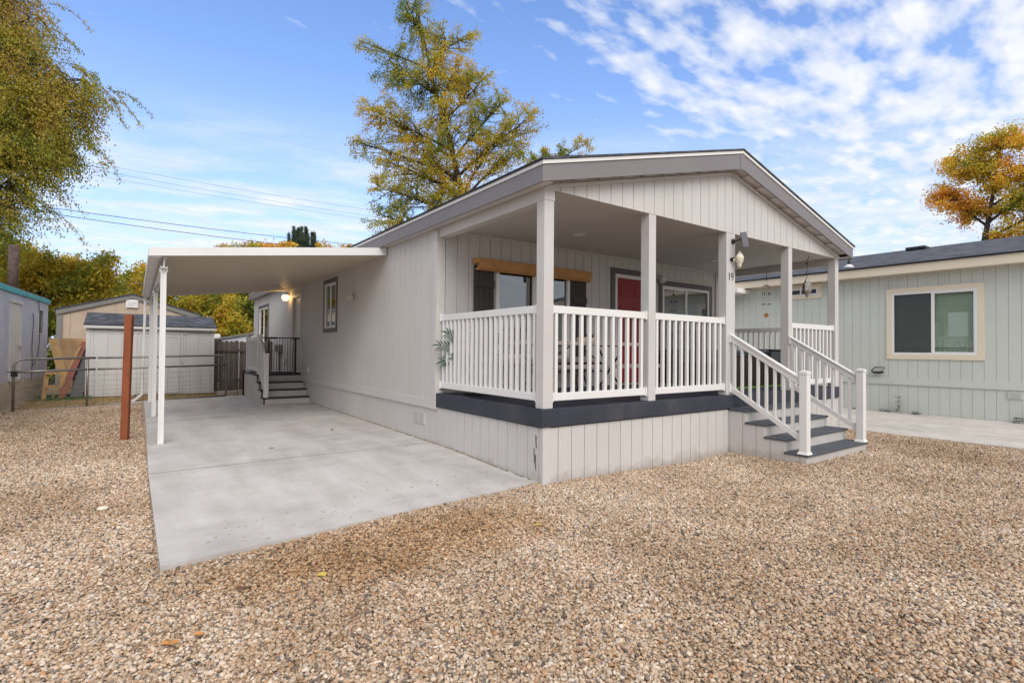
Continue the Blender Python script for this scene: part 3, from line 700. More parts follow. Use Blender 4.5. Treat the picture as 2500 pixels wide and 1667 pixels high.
# ------------------------------------------------------------------ carport
cp = thing('carport', 'white metal carport with sloping pan roof along the left side of the house', 'carport', (-3.4, 4.4, 0))
CY0, CY1 = 4.41, 11.92
zl, zr = 2.755, 3.155       # underside at the left and at the house
cz = lambda x: zl+(zr-zl)*(x+3.5)/3.49
mb = MB(); n = 46
for k in range(n):          # ribbed pans running across
    y0 = CY0+.03+k*(CY1-CY0-.06)/n; y1 = y0+(CY1-CY0-.06)/n
    for (a, b, zz) in ((y0, y0+.03, .0), (y0+.03, y1, .022)):
        mb.hexa([(-3.49, a, cz(-3.49)+zz), (-.013, a, cz(-.013)+zz), (-.013, b, cz(-.013)+zz), (-3.49, b, cz(-3.49)+zz),
                 (-3.49, a, cz(-3.49)+.04), (-.013, a, cz(-.013)+.04), (-.013, b, cz(-.013)+.04), (-3.49, b, cz(-3.49)+.04)])
mb.build('roof_pan', 'underpan', cp)
mb = MB()
for yy in (CY0, CY1-.03):
    mb.hexa([(-3.53, yy, zl-.018), (-.037, yy, zr-.018), (-.037, yy+.028, zr-.018), (-3.53, yy+.028, zl-.018), (-3.53, yy, zl+.105), (-.037, yy, zr+.115), (-.037, yy+.028, zr+.115), (-3.53, yy+.028, zl+.105)])
mb.build('end_fascia', 'whitemetal', cp, bev=.003)
mb = MB(); mb.box(-3.53, -3.505, CY0+.029, CY1-.031, zl-.02, zl+.10); mb.box(-3.505, -3.40, CY0+.029, CY1-.031, zl-.02, zl-.005); mb.box(-3.40, -3.385, CY0+.029, CY1-.031, zl-.02, zl+.0)
mb.build('gutter', 'whitemetal', cp, bev=.003)
mb = MB(); mb.box(-3.385, -3.30, CY0+.12, CY1-.05, 2.60, 2.612); mb.box(-3.349, -3.335, CY0+.12, CY1-.05, 2.612, 2.756); mb.box(-3.385, -3.30, CY0+.12, CY1-.05, 2.757, 2.765)
mb.box(-3.387, -3.38, CY0+.12, CY1-.05, 2.612, 2.63); mb.box(-3.305, -3.298, CY0+.12, CY1-.05, 2.612, 2.63)
mb.build('beam', 'whitemetal', cp)
for py in (4.62, 8.2, 11.7):
    q = MB(); b0 = slab_z(py)
    q.box(-3.38, -3.305, py-.005, py+.035, b0-.01, 2.60)
    for dx in (0, .024, .049): q.box(-3.38+dx, -3.38+dx+.026, py-.012, py+.042, b0-.01, 2.601) if dx != .024 else None
    q.box(-3.395, -3.29, py-.01, py+.04, 2.55, 2.602)
    q.build('post', 'whitemetal', cp, bev=.004)
for hy in (7.0, 9.1):
    q = MB(); q.tube([(-3.34+.05*math.cos(a), hy, 2.50+.05*math.sin(a)) for a in [math.radians(d) for d in range(100, 375, 25)]], .006, 6)
    q.tube([(-3.345, hy, 2.55), (-3.345, hy, 2.62)], .006, 6); q.build('hook', 'iron', cp)
q = MB(); q.beam((-3.47, 12.0, 2.75), (-3.47, 12.0, 2.5), .06, .08, (0, 1, 0)); q.beam((-3.47, 12.0, 2.5), (-3.50, 11.98, .22), .06, .08, (0, 1, 0)); q.beam((-3.50, 11.98, .25), (-3.70, 11.9, .06), .06, .08, (0, 1, 0)); q.beam((-3.66, 11.92, .08), (-3.82, 11.88, .05), .06, .08)
q.build('downspout', 'whitemetal', cp, bev=.01)

# ------------------------------------------------------------------ things on the porch
def stretch_table(x0, x1, y0, y1, z, th, n=5):
    m = MB()
    for k in range(n):
        a = y0+(y1-y0)*k/n; m.box(x0, x1, a+.004, a+(y1-y0)/n-.004, z-th, z)
    return m
t = thing('picnic_table', 'weathered plank picnic table with bent metal legs behind the front railing', 'table', (1.9, 1.6, ZD))
stretch_table(.72, 3.25, 1.32, 2.02, 1.60, .055).build('table_top', 'teakgrey', t, bev=.004)
for x in (1.15, 2.8):
    q = MB(); q.tube([(x, 1.38, 1.54), (x, 1.55, 1.30), (x, 1.92, .85), (x, 1.96, ZD+.012)], .016, 8); q.tube([(x, 1.96, 1.54), (x, 1.8, 1.30), (x, 1.42, .85), (x, 1.38, ZD+.012)], .016, 8)
    q.tube([(x, 1.40, 1.545), (x, 1.94, 1.545)], .014, 8); q.build('leg', 'iron', t)
q = MB(); q.tube([(1.15, 1.67, 1.15), (1.9, 1.67, 1.53)], .011, 6); q.tube([(2.8, 1.67, 1.15), (2.1, 1.67, 1.53)], .011, 6); q.tube([(1.15, 1.67, 1.13), (2.8, 1.67, 1.13)], .011, 6); q.build('brace', 'iron', t)
for i, (y0, y1, x0, x1) in enumerate(((.92, 1.20, 1.12, 3.28), (2.13, 2.38, .75, 3.1))):
    t2 = thing('bench', ['weathered plank bench with curved metal legs nearest the front railing', 'brownish plank bench between the table and the porch window'][i], 'bench', ((x0+x1)/2, y0+.1, ZD), group='benches at the picnic table')
    stretch_table(x0, x1, y0, y1, 1.255, .05, 2).build('seat', 'teakgrey' if i == 0 else 'redboard', t2, bev=.004)
    for x in (x0+.35, x1-.35):
        q = MB(); yy = (y0+y1)/2
        q.tube([(x-.11, yy, 1.2), (x-.03, yy-.02, 1.1), (x-.01, yy-.05, .95), (x+.06, yy-.08, ZD+.015)], .018, 8); q.tube([(x+.11, yy, 1.2), (x+.03, yy+.02, 1.1), (x+.01, yy+.05, .95), (x-.06, yy+.08, ZD+.015)], .018, 8)
        q.box(x-.14, x+.14, y0+.03, y1-.03, 1.185, 1.204); q.build('leg', 'iron', t2)
def leaf_blade(mb, base, d, L, wd, n=4, droop=.3, face=(0, 0, 1)):
    base = Vector(base); d = Vector(d).normalized(); side = d.cross(Vector(face))
    side = side.normalized() if side.length > .01 else Vector((1, 0, 0))
    b = len(mb.v)
    for i in range(n+1):
        t = i/n; p = base+d*L*t+Vector((0, 0, -droop*L*t*t)); ww = wd*math.sin(math.pi*min(.97, .12+t*.85))
        up = Vector((0, 0, ww*.25)); mb.v += [tuple(p-side*ww+up), tuple(p), tuple(p+side*ww+up)]
    for i in range(n):
        a = b+i*3; mb.f += [(a, a+1, a+4, a+3), (a+1, a+2, a+5, a+4)]
# trough with succulents on the table
t = thing('planter_trough', 'small clay trough with spiky succulents on the picnic table', 'planter', (2.1, 1.5, 1.60))
q = MB(); q.box(1.93, 2.27, 1.42, 1.56, 1.601, 1.67); q.build('trough', 'pot', t, bev=.01)
q = MB()
for cx_ in (1.99, 2.1, 2.21):
    for k in range(16):
        a = R.uniform(0, 6.28); leaf_blade(q, (cx_, 1.49, 1.665), (math.cos(a), math.sin(a)*.6, R.uniform(.5, 2)), R.uniform(.05, .09), .009, 3, .1)
q.build('foliage', 'leafgreen', t)
# lime green plant on the far bench
t = thing('potted_plant', 'bushy lime green plant in a small white pot near the window end', 'plant', (.86, 2.22, 1.256))
q = MB(); q.lathe([(.05, 0), (.065, .07), (.07, .075), (.06, .072)], (.86, 2.24, 1.257), 16); q.build('pot', 'vinyl', t, smooth=True)
q = MB()
for k in range(140):
    a = R.uniform(0, 6.28); e = R.uniform(-.2, 1.4); p = Vector((.86, 2.24, 1.37))+Vector((math.cos(a)*math.cos(e), math.sin(a)*math.cos(e), math.sin(e)))*R.uniform(.02, .11)
    leaf_blade(q, p, (math.cos(a), math.sin(a), R.uniform(-.3, .8)), .045, .014, 2, .3)
q.build('foliage', 'leaflime', t)
# palm in a dark pot
t = thing('potted_palm', 'dark green potted palm poking fronds through the left railing by the wall', 'plant', (.36, 2.05, ZD))
q = MB(); q.lathe([(.0, 0), (.22, 0), (.24, .02), (.0, .021)], (.42, 2.0, ZD), 28); q.build('saucer', 'black', t, smooth=True)
q = MB(); q.lathe([(.11, .02), (.155, .27), (.165, .28), (.145, .28), (.13, .24), (0, .235)], (.42, 2.0, ZD), 24); q.build('pot', 'bin', t, smooth=True)
fronds = [((-.05, 2.28, 1.52), .03), ((-.01, 2.12, 1.68), .03), ((.10, 2.10, 1.36), 0), ((.02, 2.30, 1.30), 0), ((.55, 2.2, 1.7), 0), ((.62, 1.8, 1.62), 0), ((.3, 1.75, 1.5), 0), ((.18, 2.0, 1.22), 0), ((.35, 2.3, 1.85), 0), ((.5, 2.0, 1.9), 0), ((.75, 2.1, 1.3), 0)]
for tip, _ in fronds:
    q = MB(); b = Vector((.42, 2.0, ZD+.24)); tip = Vector(tip); mid = (b+tip)/2+Vector((0, 0, .22)); pts = []
    for i in range(13):
        u = i/12; pts.append((1-u)**2*b+2*u*(1-u)*mid+u*u*tip)
    q.tube(pts, [.006-.0003*i for i in range(13)], 5)
    for i in range(5, 13):
        d = (pts[min(i+1, 12)]-pts[i-1]).normalized(); side = d.cross(Vector((-.55, -.8, .25))).normalized()
        for sgn in (-1, 1):
            leaf_blade(q, pts[i], d*.9+side*sgn*.8, .145-.006*abs(i-9), .010, 4, .12, (-.55, -.8, .3))
    leaf_blade(q, pts[12], pts[12]-pts[10], .15, .014, 4, .2, (-.55, -.8, .3))
    q.build('frond', 'leafgreen', t)
# hot tub on turf
o = kind(MB().box(4.55, 7.1, .68, 2.40, ZD, ZD+.014).build('artificial_turf', 'turf'), 'stuff')
t = thing('hot_tub', 'dark brown hot tub with slatted cabinet and grey vinyl cover on the porch', 'hot tub', (5.85, 1.55, ZD))
q = MB(); n = 17
for k in range(n):
    a = 4.8+2.1*k/n; q.box(a+.004, a+2.1/n-.004, .80, .83, ZD+.02, 1.40)
n = 12
for k in range(n):
    a = .83+1.47*k/n; q.box(4.8, 4.83, a+.004, a+1.47/n-.004, ZD+.02, 1.40)
q.box(4.815, 6.9, .815, 2.3, ZD+.016, 1.39); q.build('cabinet', 'tub', t)
q = MB(); q.box(4.77, 6.93, .77, 2.33, 1.392, 1.425); q.build('rim', 'tubcover', t, bev=.01)
q = MB(); q.box(4.75, 5.82, .75, 2.35, 1.428, 1.50); q.box(5.84, 6.95, .75, 2.35, 1.428, 1.50); q.build('cover', 'tubcover', t, bev=.025)
q = MB(); q.box(6.15, 6.8, .70, .748, 1.28, 1.475); q.box(6.15, 6.8, .70, 1.3, 1.502, 1.52); q.build('cover_flap', 'tubcover', t, bev=.02)
q = MB(); q.box(4.70, 4.748, 1.0, 1.75, 1.25, 1.48); q.build('towel', 'solar', t, bev=.02)
# hanging lantern, wind chime
def strip_tube(name, mat, parent, path, r, n=6): return MB().tube(path, r, n).build(name, mat, parent)
t = thing('hanging_lantern', 'ornate silver glass lantern hanging beside the last porch post', 'lantern', (6.40, .18, 3.27))
lx, ly = 6.47, .2
strip_tube('chain', 'iron', t, [(lx+.06, ly, 3.27), (lx+.05, ly, 3.22), (lx, ly, 3.16), (lx, ly, 2.85)], .005)
q = MB(); q.tube([(lx+.03*math.cos(a), ly, 3.11+.02*math.sin(a)) for a in [i*math.pi/6 for i in range(8)]], .006, 6); q.box(lx-.03, lx+.03, ly-.012, ly+.012, 3.10, 3.125); q.build('hook', 'iron', t)
q = MB(); q.lathe([(.004, .34), (.02, .32), (.028, .29), (.05, .25), (.078, .22), (.08, .09), (.06, .05), (.03, .02), (.02, -.02), (.004, -.04)], (lx, ly, 2.52), 6, flute=.0); q.build('lantern_body', 'silver', t, bev=.004)
t = thing('wind_chime', 'wooden wind chime with black bits and an orange wooden disc', 'wind chime', (7.1, 1.31, 3.13))
hx, hy = 7.1, 1.31
q = MB(); q.tube([(hx, hy, 3.14), (hx, hy, 3.02)], .003, 5)
for k in range(6): q.lathe([(0, -.012), (.012, 0), (0, .012)], (hx, hy, 3.13-k*.03), 8)
q.tube([(hx, hy, 2.98), (hx-.04, hy+.02, 2.86)], .002, 5); q.tube([(hx, hy, 2.98), (hx+.04, hy-.02, 2.86)], .002, 5); q.build('chain', 'iron', t)
q = MB(); q.prism([(hx-.10, hy+.06, 2.83), (hx, hy, 2.88), (hx+.10, hy-.06, 2.83), (hx, hy, 2.855)], (.02, .03, 0)); q.build('crosspiece', 'orangewood', t)
q = MB()
for k in range(6):
    a = k*math.pi/3; px, py = hx+.075*math.cos(a), hy+.075*math.sin(a)
    q.tube([(px, py, 2.84), (px, py, 2.52)], .0005, 4); q.box(px-.007, px+.007, py-.004, py+.004, 2.66, 2.71); q.beam((px-.025, py, 2.46), (px+.02, py, 2.475), .012, .014)
q.tube([(hx, hy, 2.86), (hx, hy, 2.24)], .0015, 4); q.build('chime_pieces', 'iron', t)
q = MB(); b = len(q.v)
pts = [(hx+.046*math.cos(a)*.8, hy-.046*math.cos(a)*.6, 2.235+.048*math.sin(a)) for a in [i*math.pi/12 for i in range(24)]]
q.prism(pts, (.006, .008, 0)); q.build('disc', 'orangewood', t)
# solar panel and shell lamp on the third post
t = thing('solar_panel', 'small dark solar panel on an arm at the top of the numbered post', 'solar panel', (3.66, 0, 3.15))
q = MB(); q.lathe([(0, 0), (.04, 0), (.04, .02), (.02, .03), (0, .03)], (0, 0, 0), 16); q.v = [(3.69+a, -.002-c, 3.14+b) for a, b, c in q.v]; q.f = [f[::-1] for f in q.f]; q.build('mount', 'black', t, smooth=True)
strip_tube('arm', 'black', t, [(3.69, -.02, 3.14), (3.70, -.10, 3.15), (3.70, -.18, 3.16)], .010)
q = MB(); q.beam((3.655, -.19, 3.245), (3.695, -.25, 3.02) if False else (3.70, -.21, 3.03), .16, .012, (0, 1, 0)); q.build('panel', 'solar', t, bev=.003)
strip_tube('wire', 'black', t, [(3.69, -.16, 3.04), (3.67, -.10, 2.95), (3.64, -.04, 2.86)], .0025)
t = thing('shell_lamp', 'ivory ceramic shell shaped lamp on the numbered post', 'lamp', (3.66, 0, 2.86))
q = MB(); q.lathe([(0, 0), (.028, 0), (.03, .035), (0, .04)], (0, 0, 0), 12); q.v = [(3.645+a, -.002-c, 2.86+b) for a, b, c in q.v]; q.f = [f[::-1] for f in q.f]; q.build('mount', 'black', t)
q = MB(); q.lathe([(0, -.135), (.02, -.13), (.035, -.10), (.04, -.06), (.062, -.04), (.06, -.01), (.068, .0), (.065, .04), (.045, .07), (.028, .09), (.02, .12), (.004, .125)], (3.71, -.10, 2.86), 18, 1, .8, flute=.07); q.build('shell', 'shell', t, smooth=True)
q = MB(); q.beam((3.65, -.03, 2.85), (3.69, -.08, 2.86), .03, .03); q.lathe([(0, -.02), (.022, 0), (0, .02)], (3.665, -.09, 2.815), 8); q.build('arm', 'shell', t, bev=.004)

# ------------------------------------------------------------------ red post, tubular gates
q = MB(); q.hexa([(-3.83, 5.33, -.05), (-3.74, 5.30, -.05), (-3.71, 5.39, -.05), (-3.80, 5.42, -.05), (-3.80, 5.28, 1.945), (-3.71, 5.25, 1.945), (-3.68, 5.34, 1.945), (-3.77, 5.37, 1.945)])
tag(q.build('wooden_post', 'redwood', bev=.004), 'reddish brown square wooden post standing alone in the gravel', 'post')
def tube_gate(a, b, label, h0, vert, curves, mesh_to=None, ext=0):
    a = Vector(a); b = Vector(b); t = thing('tube_gate', label, 'gate', tuple((a+b)/2), group='tubular farm gates across the driveway end')
    L = (b-a).length; u = (b-a).normalized(); Z = Vector((0, 0, 1)); r = .027
    P = lambda s, z: a+u*s+Z*z
    ht = 1.17; q = MB(); path = []
    if curves[0]: path += [P(0, .03), P(0, ht-.16), P(.03, ht-.07), P(.08, ht-.02), P(.17, ht)]
    else: path += [P(0, ht)]
    if curves[1]: path += [P(L-.17, ht), P(L-.08, ht-.02), P(L-.03, ht-.07), P(L, ht-.16), P(L, .03)]
    else: path += [P(L, ht)]
    q.tube(path, r, 8); q.tube([P(0, .90), P(L, .90)], r*.95, 8); q.tube([P(0, .03), P(L, .03)], r, 8)
    for s in vert: q.tube([P(s, .03), P(s, ht)], r*.9, 8)
    q.build('gate_frame', 'galv', t, smooth=True)
    q = MB(); k = 0; s = .12
    zz = [.08, .15, .22, .30, .40, .50, .63, .76]
    for z in zz: q.tube([P(0, z), P(L*.5, z-.012), P(L, z)], .0028, 4)
    while s < L: q.tube([P(s, .03), P(s+R.uniform(-.02, .02), .9)], .0028, 4); s += .27
    q.build('wire_mesh', 'galv', t)
    return t
g1 = tube_gate((-5.76, 10.80, .0), (-4.42, 11.42, .02), 'galvanised tube gate with wire mesh beside the pale blue trailer', 1.17, [1.32], (1, 0))
q = MB(); q.box(-5.80, -5.70, 10.76, 10.86, .80, .92); q.tube([(-5.86, 10.79, .9), (-5.68, 10.83, .9)], .012, 6); q.build('latch', 'black', g1, bev=.008)
g2 = tube_gate((-4.38, 11.44, .02), (-1.56, 12.26, .07), 'galvanised tube gate with wire mesh in front of the grey shed', 1.22, [], (0, 1))
q = MB(); q.box(-1.12, -1.04, 12.36, 12.44, .05, .80); tag(q.build('metal_post', 'iron', bev=.004), 'short dark metal post beside the fence corner and landing', 'post')

# ------------------------------------------------------------------ grey shed
t = thing('garden_shed', 'light grey storage shed with dark shingle roof and double doors', 'shed', (-3.2, 14, .08))
sx, ex, fy, by = -4.74, -1.72, 13.62, 15.7
wsd = Wall((0, fy, 0), (1, 0, 0), (0, -1, 0))
siding(wsd, sx, ex, .10, 2.0, d=0, pitch=.305, gap=.012).build('front_wall', 'shed', t)
q = MB(); q.box(sx, ex, fy+.075, by, .10, 1.98); q.prism([(sx+.01, fy+.03, 1.98), (sx+.01, by, 1.98), (sx+.01, 14.66, 2.36)], (3.0, 0, 0)); q.build('side_wall', 'shed', t)
q = MB(); wsd.box(q, sx-.0, sx+.09, 0, .014, .10, 1.96); wsd.box(q, ex-.09, ex, 0, .014, .1, 1.96)
for a, b, z0, z1 in ((-3.78, -2.42, 1.83, 1.91), (-3.68, -3.62, .12, 1.83), (-2.58, -2.52, .12, 1.83)): wsd.box(q, a, b, .0, .02, z0, z1)
q.build('corner_trim', 'shed', t)
for a, b in ((-3.61, -3.105), (-3.095, -2.59)):
    q = MB(); wsd.box(q, a, b, .0, .012, .14, 1.81)
    d_ = q.build('door', 'shed', t)
    q = MB()
    for x0, x1, z0, z1 in ((a, a+.07, .14, 1.81), (b-.07, b, .14, 1.81), (a+.07, b-.07, 1.74, 1.81), (a+.07, b-.07, .14, .21)): wsd.box(q, x0, x1, .012, .024, z0, z1)
    q.build('door_trim', 'shed', d_, bev=.003)
q = MB(); wsd.box(q, -3.08, -3.02, .024, .05, .93, .98); q.lathe([(0, -.02), (.02, 0), (0, .02)], (-2.55, fy-.04, 1.0), 8); q.build('door_handle', 'chrome', d_)
o = None
me_roof = MB()
def slope_roof(x0, x1, ya, za, yb, zb_, name, parent, th=.03, mat='shingle'):
    me = bpy.data.meshes.new(name); v = [(x0, ya, za), (x1, ya, za), (x1, yb, zb_), (x0, yb, zb_)]; v += [(a, b, c+th) for a, b, c in v]
    f = [(0, 3, 2, 1), (4, 5, 6, 7), (0, 1, 5, 4), (1, 2, 6, 5), (2, 3, 7, 6), (3, 0, 4, 7)]
    me.from_pydata(v, [], f); ul = me.uv_layers.new(name='UVMap'); L = math.hypot(yb-ya, zb_-za); i = 0
    for q in f:
        for k in q: ul.data[i].uv = (v[k][0], 0 if k in (0, 1, 4, 5) else L); i += 1
    me.materials.append(M[mat]); o = bpy.data.objects.new(name, me); COL.objects.link(o); o.parent = parent; o.matrix_parent_inverse = world_of(parent).inverted(); return o
slope_roof(sx-.05, ex+.05, fy-.12, 2.03, 14.7, 2.40, 'roof', t); slope_roof(sx-.05, ex+.05, by+.1, 2.03, 14.7, 2.40, 'roof', t)
q = MB(); q.box(sx-.045, ex+.045, fy-.115, fy-.09, 1.955, 2.03); q.build('eave_trim', 'shed', t)
q = MB(); q.box(sx, ex, fy+.03, by, .02, .10); q.build('skids', 'fencewood', t)

# ------------------------------------------------------------------ tan building behind
t = thing('tan_building', 'tan gabled building with grey rake boards and louvred vent', 'building', (-3.8, 19, 0))
wt = Wall((0, 19, 0), (1, 0, 0), (0, -1, 0)); xa, xb, xm = -5.82, -1.70, -3.76; ze, zp = 2.58, 3.22
ftop = lambda s: ze+(zp-ze)*(1-abs(s-xm)/(xb-xm))
siding(wt, xa, xb, .1, ftop, pitch=.61, gap=.015, breaks=(xm,), d=0).build('front_wall', 'tan', t)
MB().prism([(xa, 19.08, .1), (xb, 19.08, .1), (xb, 19.08, ze), (xm, 19.08, zp), (xa, 19.08, ze)], (0, 6, 0)).build('side_wall', 'tan', t)
q = MB()
q.prism([(xa-.05, 18.93, ze-.06), (xm, 18.93, zp-.03), (xm, 18.93, zp+.12), (xa-.05, 18.93, ze+.11)], (0, .04, 0)); q.prism([(xm, 18.93, zp-.03), (xb+.05, 18.93, ze-.06), (xb+.05, 18.93, ze+.11), (xm, 18.93, zp+.12)], (0, .04, 0))
q.box(xa-.03, xa+.12, 18.95, 18.985, .1, ze-.06); q.build('rake_board', 'tangrey', t, bev=.004)
roof_sheets('roof', 'shingle', 18.9, 25.1, xa-.1, xb+.1, xm, ze+.11, zp+.135, .03, t)
q = MB(); q.box(-3.96, -3.60, 18.945, 18.985, 2.86, 3.16); vt = q.build('vent', 'vinyl', t)
q = MB()
for k in range(6): q.hexa([(-3.93, 18.92, 2.885+k*.043), (-3.63, 18.92, 2.885+k*.043), (-3.63, 18.945, 2.915+k*.043), (-3.93, 18.945, 2.915+k*.043), (-3.93, 18.925, 2.892+k*.043), (-3.63, 18.925, 2.892+k*.043), (-3.63, 18.944, 2.922+k*.043), (-3.93, 18.944, 2.922+k*.043)])
q.build('louvre', 'vinyl', vt)
# antenna beyond
t = thing('antenna', 'thin rooftop television antenna rising behind the tan building', 'antenna', (-3.42, 21, 3.1))
q = MB(); q.tube([(-3.42, 21, 3.1), (-3.42, 21, 3.98)], .012, 6); q.build('mast', 'galv', t)
q = MB(); q.tube([(-3.80, 21, 3.98), (-3.25, 21, 3.96)], .01, 6)
for k in range(5): q.tube([(-3.75+k*.1, 20.8, 3.975), (-3.75+k*.1, 21.2, 3.975)], .005, 4)
q.build('boom', 'galv', t)

# ------------------------------------------------------------------ brown fence with curb
t = thing('wooden_fence', 'dark weathered dog ear board fence beside the grey shed', 'fence', (-1, 14, .1))
x = -1.70; k = 0
while x < .3:
    q = MB(); h = 1.67+R.uniform(-.012, .012); w_ = .135
    q.prism([(x, 14.0, .14), (x+w_, 14.0, .14), (x+w_, 14.0, h-.04), (x+w_-.04, 14.0, h), (x+.04, 14.0, h), (x, 14.0, h-.04)], (0, .018, 0)); q.build('board', 'fencewood', t)
    x += w_+(.005 if k % 4 else .014); k += 1
q = MB(); q.box(-1.70, .3, 13.96, 13.998, 1.33, 1.41); q.box(-1.70, .3, 14.02, 14.05, .4, .48); q.box(-.60, -.50, 14.02, 14.1, .1, 1.65); q.box(-1.7, .3, 13.985, 13.999, .12, .145); q.build('rail', 'fencewood', t, bev=.004)
tag(MB().box(-.93, -.86, 12.9, 12.97, .1, 1.55).build('fence_post', 'fencewood', bev=.004), 'tall dark brown fence post between the fence and the side landing', 'post')
tag(MB().box(-1.72, -1.22, 12.62, 12.78, .02, .20).build('concrete_block', 'concreteblock', bev=.015), 'rough pebbly concrete block at the foot of the fence, left of the pale one', 'concrete block', group='concrete curb blocks below the fence')
tag(MB().box(-1.20, -.60, 12.62, 12.78, .02, .215).build('concrete_block', 'concreteblock', bev=.01), 'smooth yellowish concrete block at the foot of the fence beside the landing', 'concrete block', group='concrete curb blocks below the fence')
# pale neighbour building beyond the fence
t = thing('neighbour_shed', 'pale low building with thin dark roof edge beyond the fence', 'building', (.9, 22, 0))
q = MB(); q.prism([(-.55, 22, 0), (3.2, 22, 0), (3.2, 22, 2.55), (-.1, 22, 1.92), (-.55, 22, 1.83)], (0, 4, 0)); q.build('wall', 'trailer', t)
q = MB(); q.prism([(-.75, 21.9, 1.80), (3.2, 21.9, 2.56), (3.2, 21.9, 2.62), (-.75, 21.9, 1.86)], (0, 4.2, 0)); q.build('roof', 'tangrey', t)
t = thing('white_trailer', 'white trailer glimpsed between the shed and the yellow trees', 'trailer', (-1.6, 24, 0))
q = MB(); q.box(-1.55, -.35, 24, 26, .3, 2.1); q.build('body', 'vinyl', t, bev=.05)
q = MB(); q.box(-1.3, -.9, 23.985, 24.0, 1.3, 1.8); q.build('window', 'solar', t)

# ------------------------------------------------------------------ pale blue trailer on the left
a = Vector((-6.38, 5.0, 0)); b = Vector((-5.70, 15.4, 0)); L = (b-a).length; u = (b-a).normalized(); nn = Vector((u.y, -u.x, 0))
t = thing('blue_trailer', 'old pale blue trailer home with teal roof edge and cream skirting', 'trailer', (-6.4, 11, 0))
wt = Wall(a, u, nn); sof = lambda y: (y-5.0)/u.y
siding(wt, 0, L, .65, 2.66, pitch=.11, gap=.010, holes=[(sof(14.25), sof(14.75), 1.80, 2.42), (sof(11.55), sof(12.45), .68, 2.46)]).build('side_wall', 'trailer', t)
q = MB(); wt.box(q, 0, L-.001, -2.4, -.075, .1, 2.66); q.build('end_wall', 'trailer', t)
q = MB(); wt.box(q, -.05, L+.03, -.05, .05, 2.655, 2.755); wt.box(q, -.05, L+.03, -.05, .03, 2.757, 2.775); q.build('roof_edge', 'teal', t, bev=.006)
q = MB(); wt.box(q, -.05, L+.03, -2.5, .02, 2.776, 2.80); q.build('roof', 'tangrey', t)
q = MB(); 
for k in range(9):
    s0 = k*1.16; wt.box(q, s0+.006, min(L, s0+1.154), -.03, .005, -.05, .65)
for z in (.22, .44): wt.box(q, 0, L, .005, .011, z, z+.012)
q.build('skirting', 'skirtcream', t)
q = MB(); s0, s1 = sof(11.60), sof(12.40); wt.box(q, s0, s1, -.03, .012, .70, 2.44); dd = q.build('door', 'offwhite', t)
q = MB(); wt.box(q, s0-.05, s0, -.02, .03, .68, 2.48); wt.box(q, s1, s1+.05, -.02, .03, .68, 2.48); wt.box(q, s0-.07, s1+.12, -.02, .05, 2.44, 2.50); wt.box(q, s0, s1, -.02, .04, .64, .70); q.build('door_frame', 'offwhite', dd)
q = MB(); wt.box(q, s0+.48, s0+.62, .012, .018, 1.5, 2.2); q.build('door_light', 'cream', dd)
q = MB(); wt.box(q, s1-.12, s1+.05, .03, .07, 1.42, 1.46); q.build('door_handle', 'chrome', dd, bev=.006)
q = MB(); wt.box(q, sof(14.25), sof(14.75), -.05, -.03, 1.8, 2.42); ww = q.build('window', 'curtain', t)
q = MB(); s0, s1 = sof(14.25), sof(14.75)
for x0, x1, z0, z1 in ((s0-.04, s0, 1.76, 2.46), (s1, s1+.04, 1.76, 2.46), (s0, s1, 2.42, 2.46), (s0, s1, 1.76, 1.80)): wt.box(q, x0, x1, -.02, .02, z0, z1)
q.build('window_frame', 'offwhite', ww)
for s_, pts in ((sof(13.55), [(0, 2.3), (.1, 2.1), (.02, 1.8), (-.03, 1.4), (.04, 1.1), (.0, .6)]), (sof(14.1), [(0, 2.7), (.2, 2.2), (.22, 1.6), (.1, 1.25), (-.3, 1.0), (-.45, .95)])):
    q = MB(); q.tube([wt.P(s_+a_, .02, z_) for a_, z_ in pts], .008, 5); q.build('hanging_wire', 'cable', t)
tag(MB().tube([(-6.25, 14.0, 2.80), (-6.25, 14.0, 4.06)], .105, 16).build('stove_pipe', 'rust', smooth=True), 'rusty brown round pipe rising above the pale blue trailer', 'pipe')

# ------------------------------------------------------------------ lumber pile
def plank(a, b, w_, h_, mat, label, nm='plank'):
    tag(MB().beam(a, b, w_, h_, (0, 1, 0)).build(nm, mat, bev=.003), label, nm.replace('_', ' '), group='boards stacked between trailer and shed')
plank((-5.22, 13.3, .05), (-4.78, 13.95, 1.58), .13, .035, 'redboard', 'long reddish board leaning right against the grey shed')
plank((-5.40, 13.35, .05), (-4.86, 13.85, 1.45), .03, .04, 'lumber', 'thin pale batten leaning beside the long reddish board')
plank((-5.14, 14.0, .3), (-5.50, 14.5, 1.66), .19, .03, 'lumber', 'wide raw tan board leaning left against the trailer corner')
plank((-4.92, 13.6, .05), (-4.76, 14.0, 1.50), .26, .03, 'black', 'wide black board leaning behind the long reddish board')
tag(MB().beam((-5.18, 15.9, .1), (-5.18, 16.1, 1.69), .62, .018, (0, 1, 0)).build('plywood_sheet', 'plywood'), 'torn weathered plywood sheet standing behind the leaning boards', 'plywood sheet')
t = thing('sawhorse', 'small raw wood stand with two block arms beside the trailer skirting', 'wooden stand', (-5.5, 13.3, .05))
q = MB(); q.beam((-5.52, 13.1, .05), (-5.46, 13.15, .78), .09, .04, (0, 1, 0)); q.build('leg', 'lumber', t, bev=.003)
q = MB(); q.box(-5.48, -5.26, 13.05, 13.18, .74, .80); q.build('arm', 'lumber', t, bev=.003)
q = MB(); q.box(-5.48, -5.30, 13.05, 13.18, .40, .47); q.build('arm', 'lumber', t, bev=.003)
t = thing('rubbish_bin', 'grey plastic bin half hidden behind the leaning boards', 'bin', (-4.95, 14.3, .05))
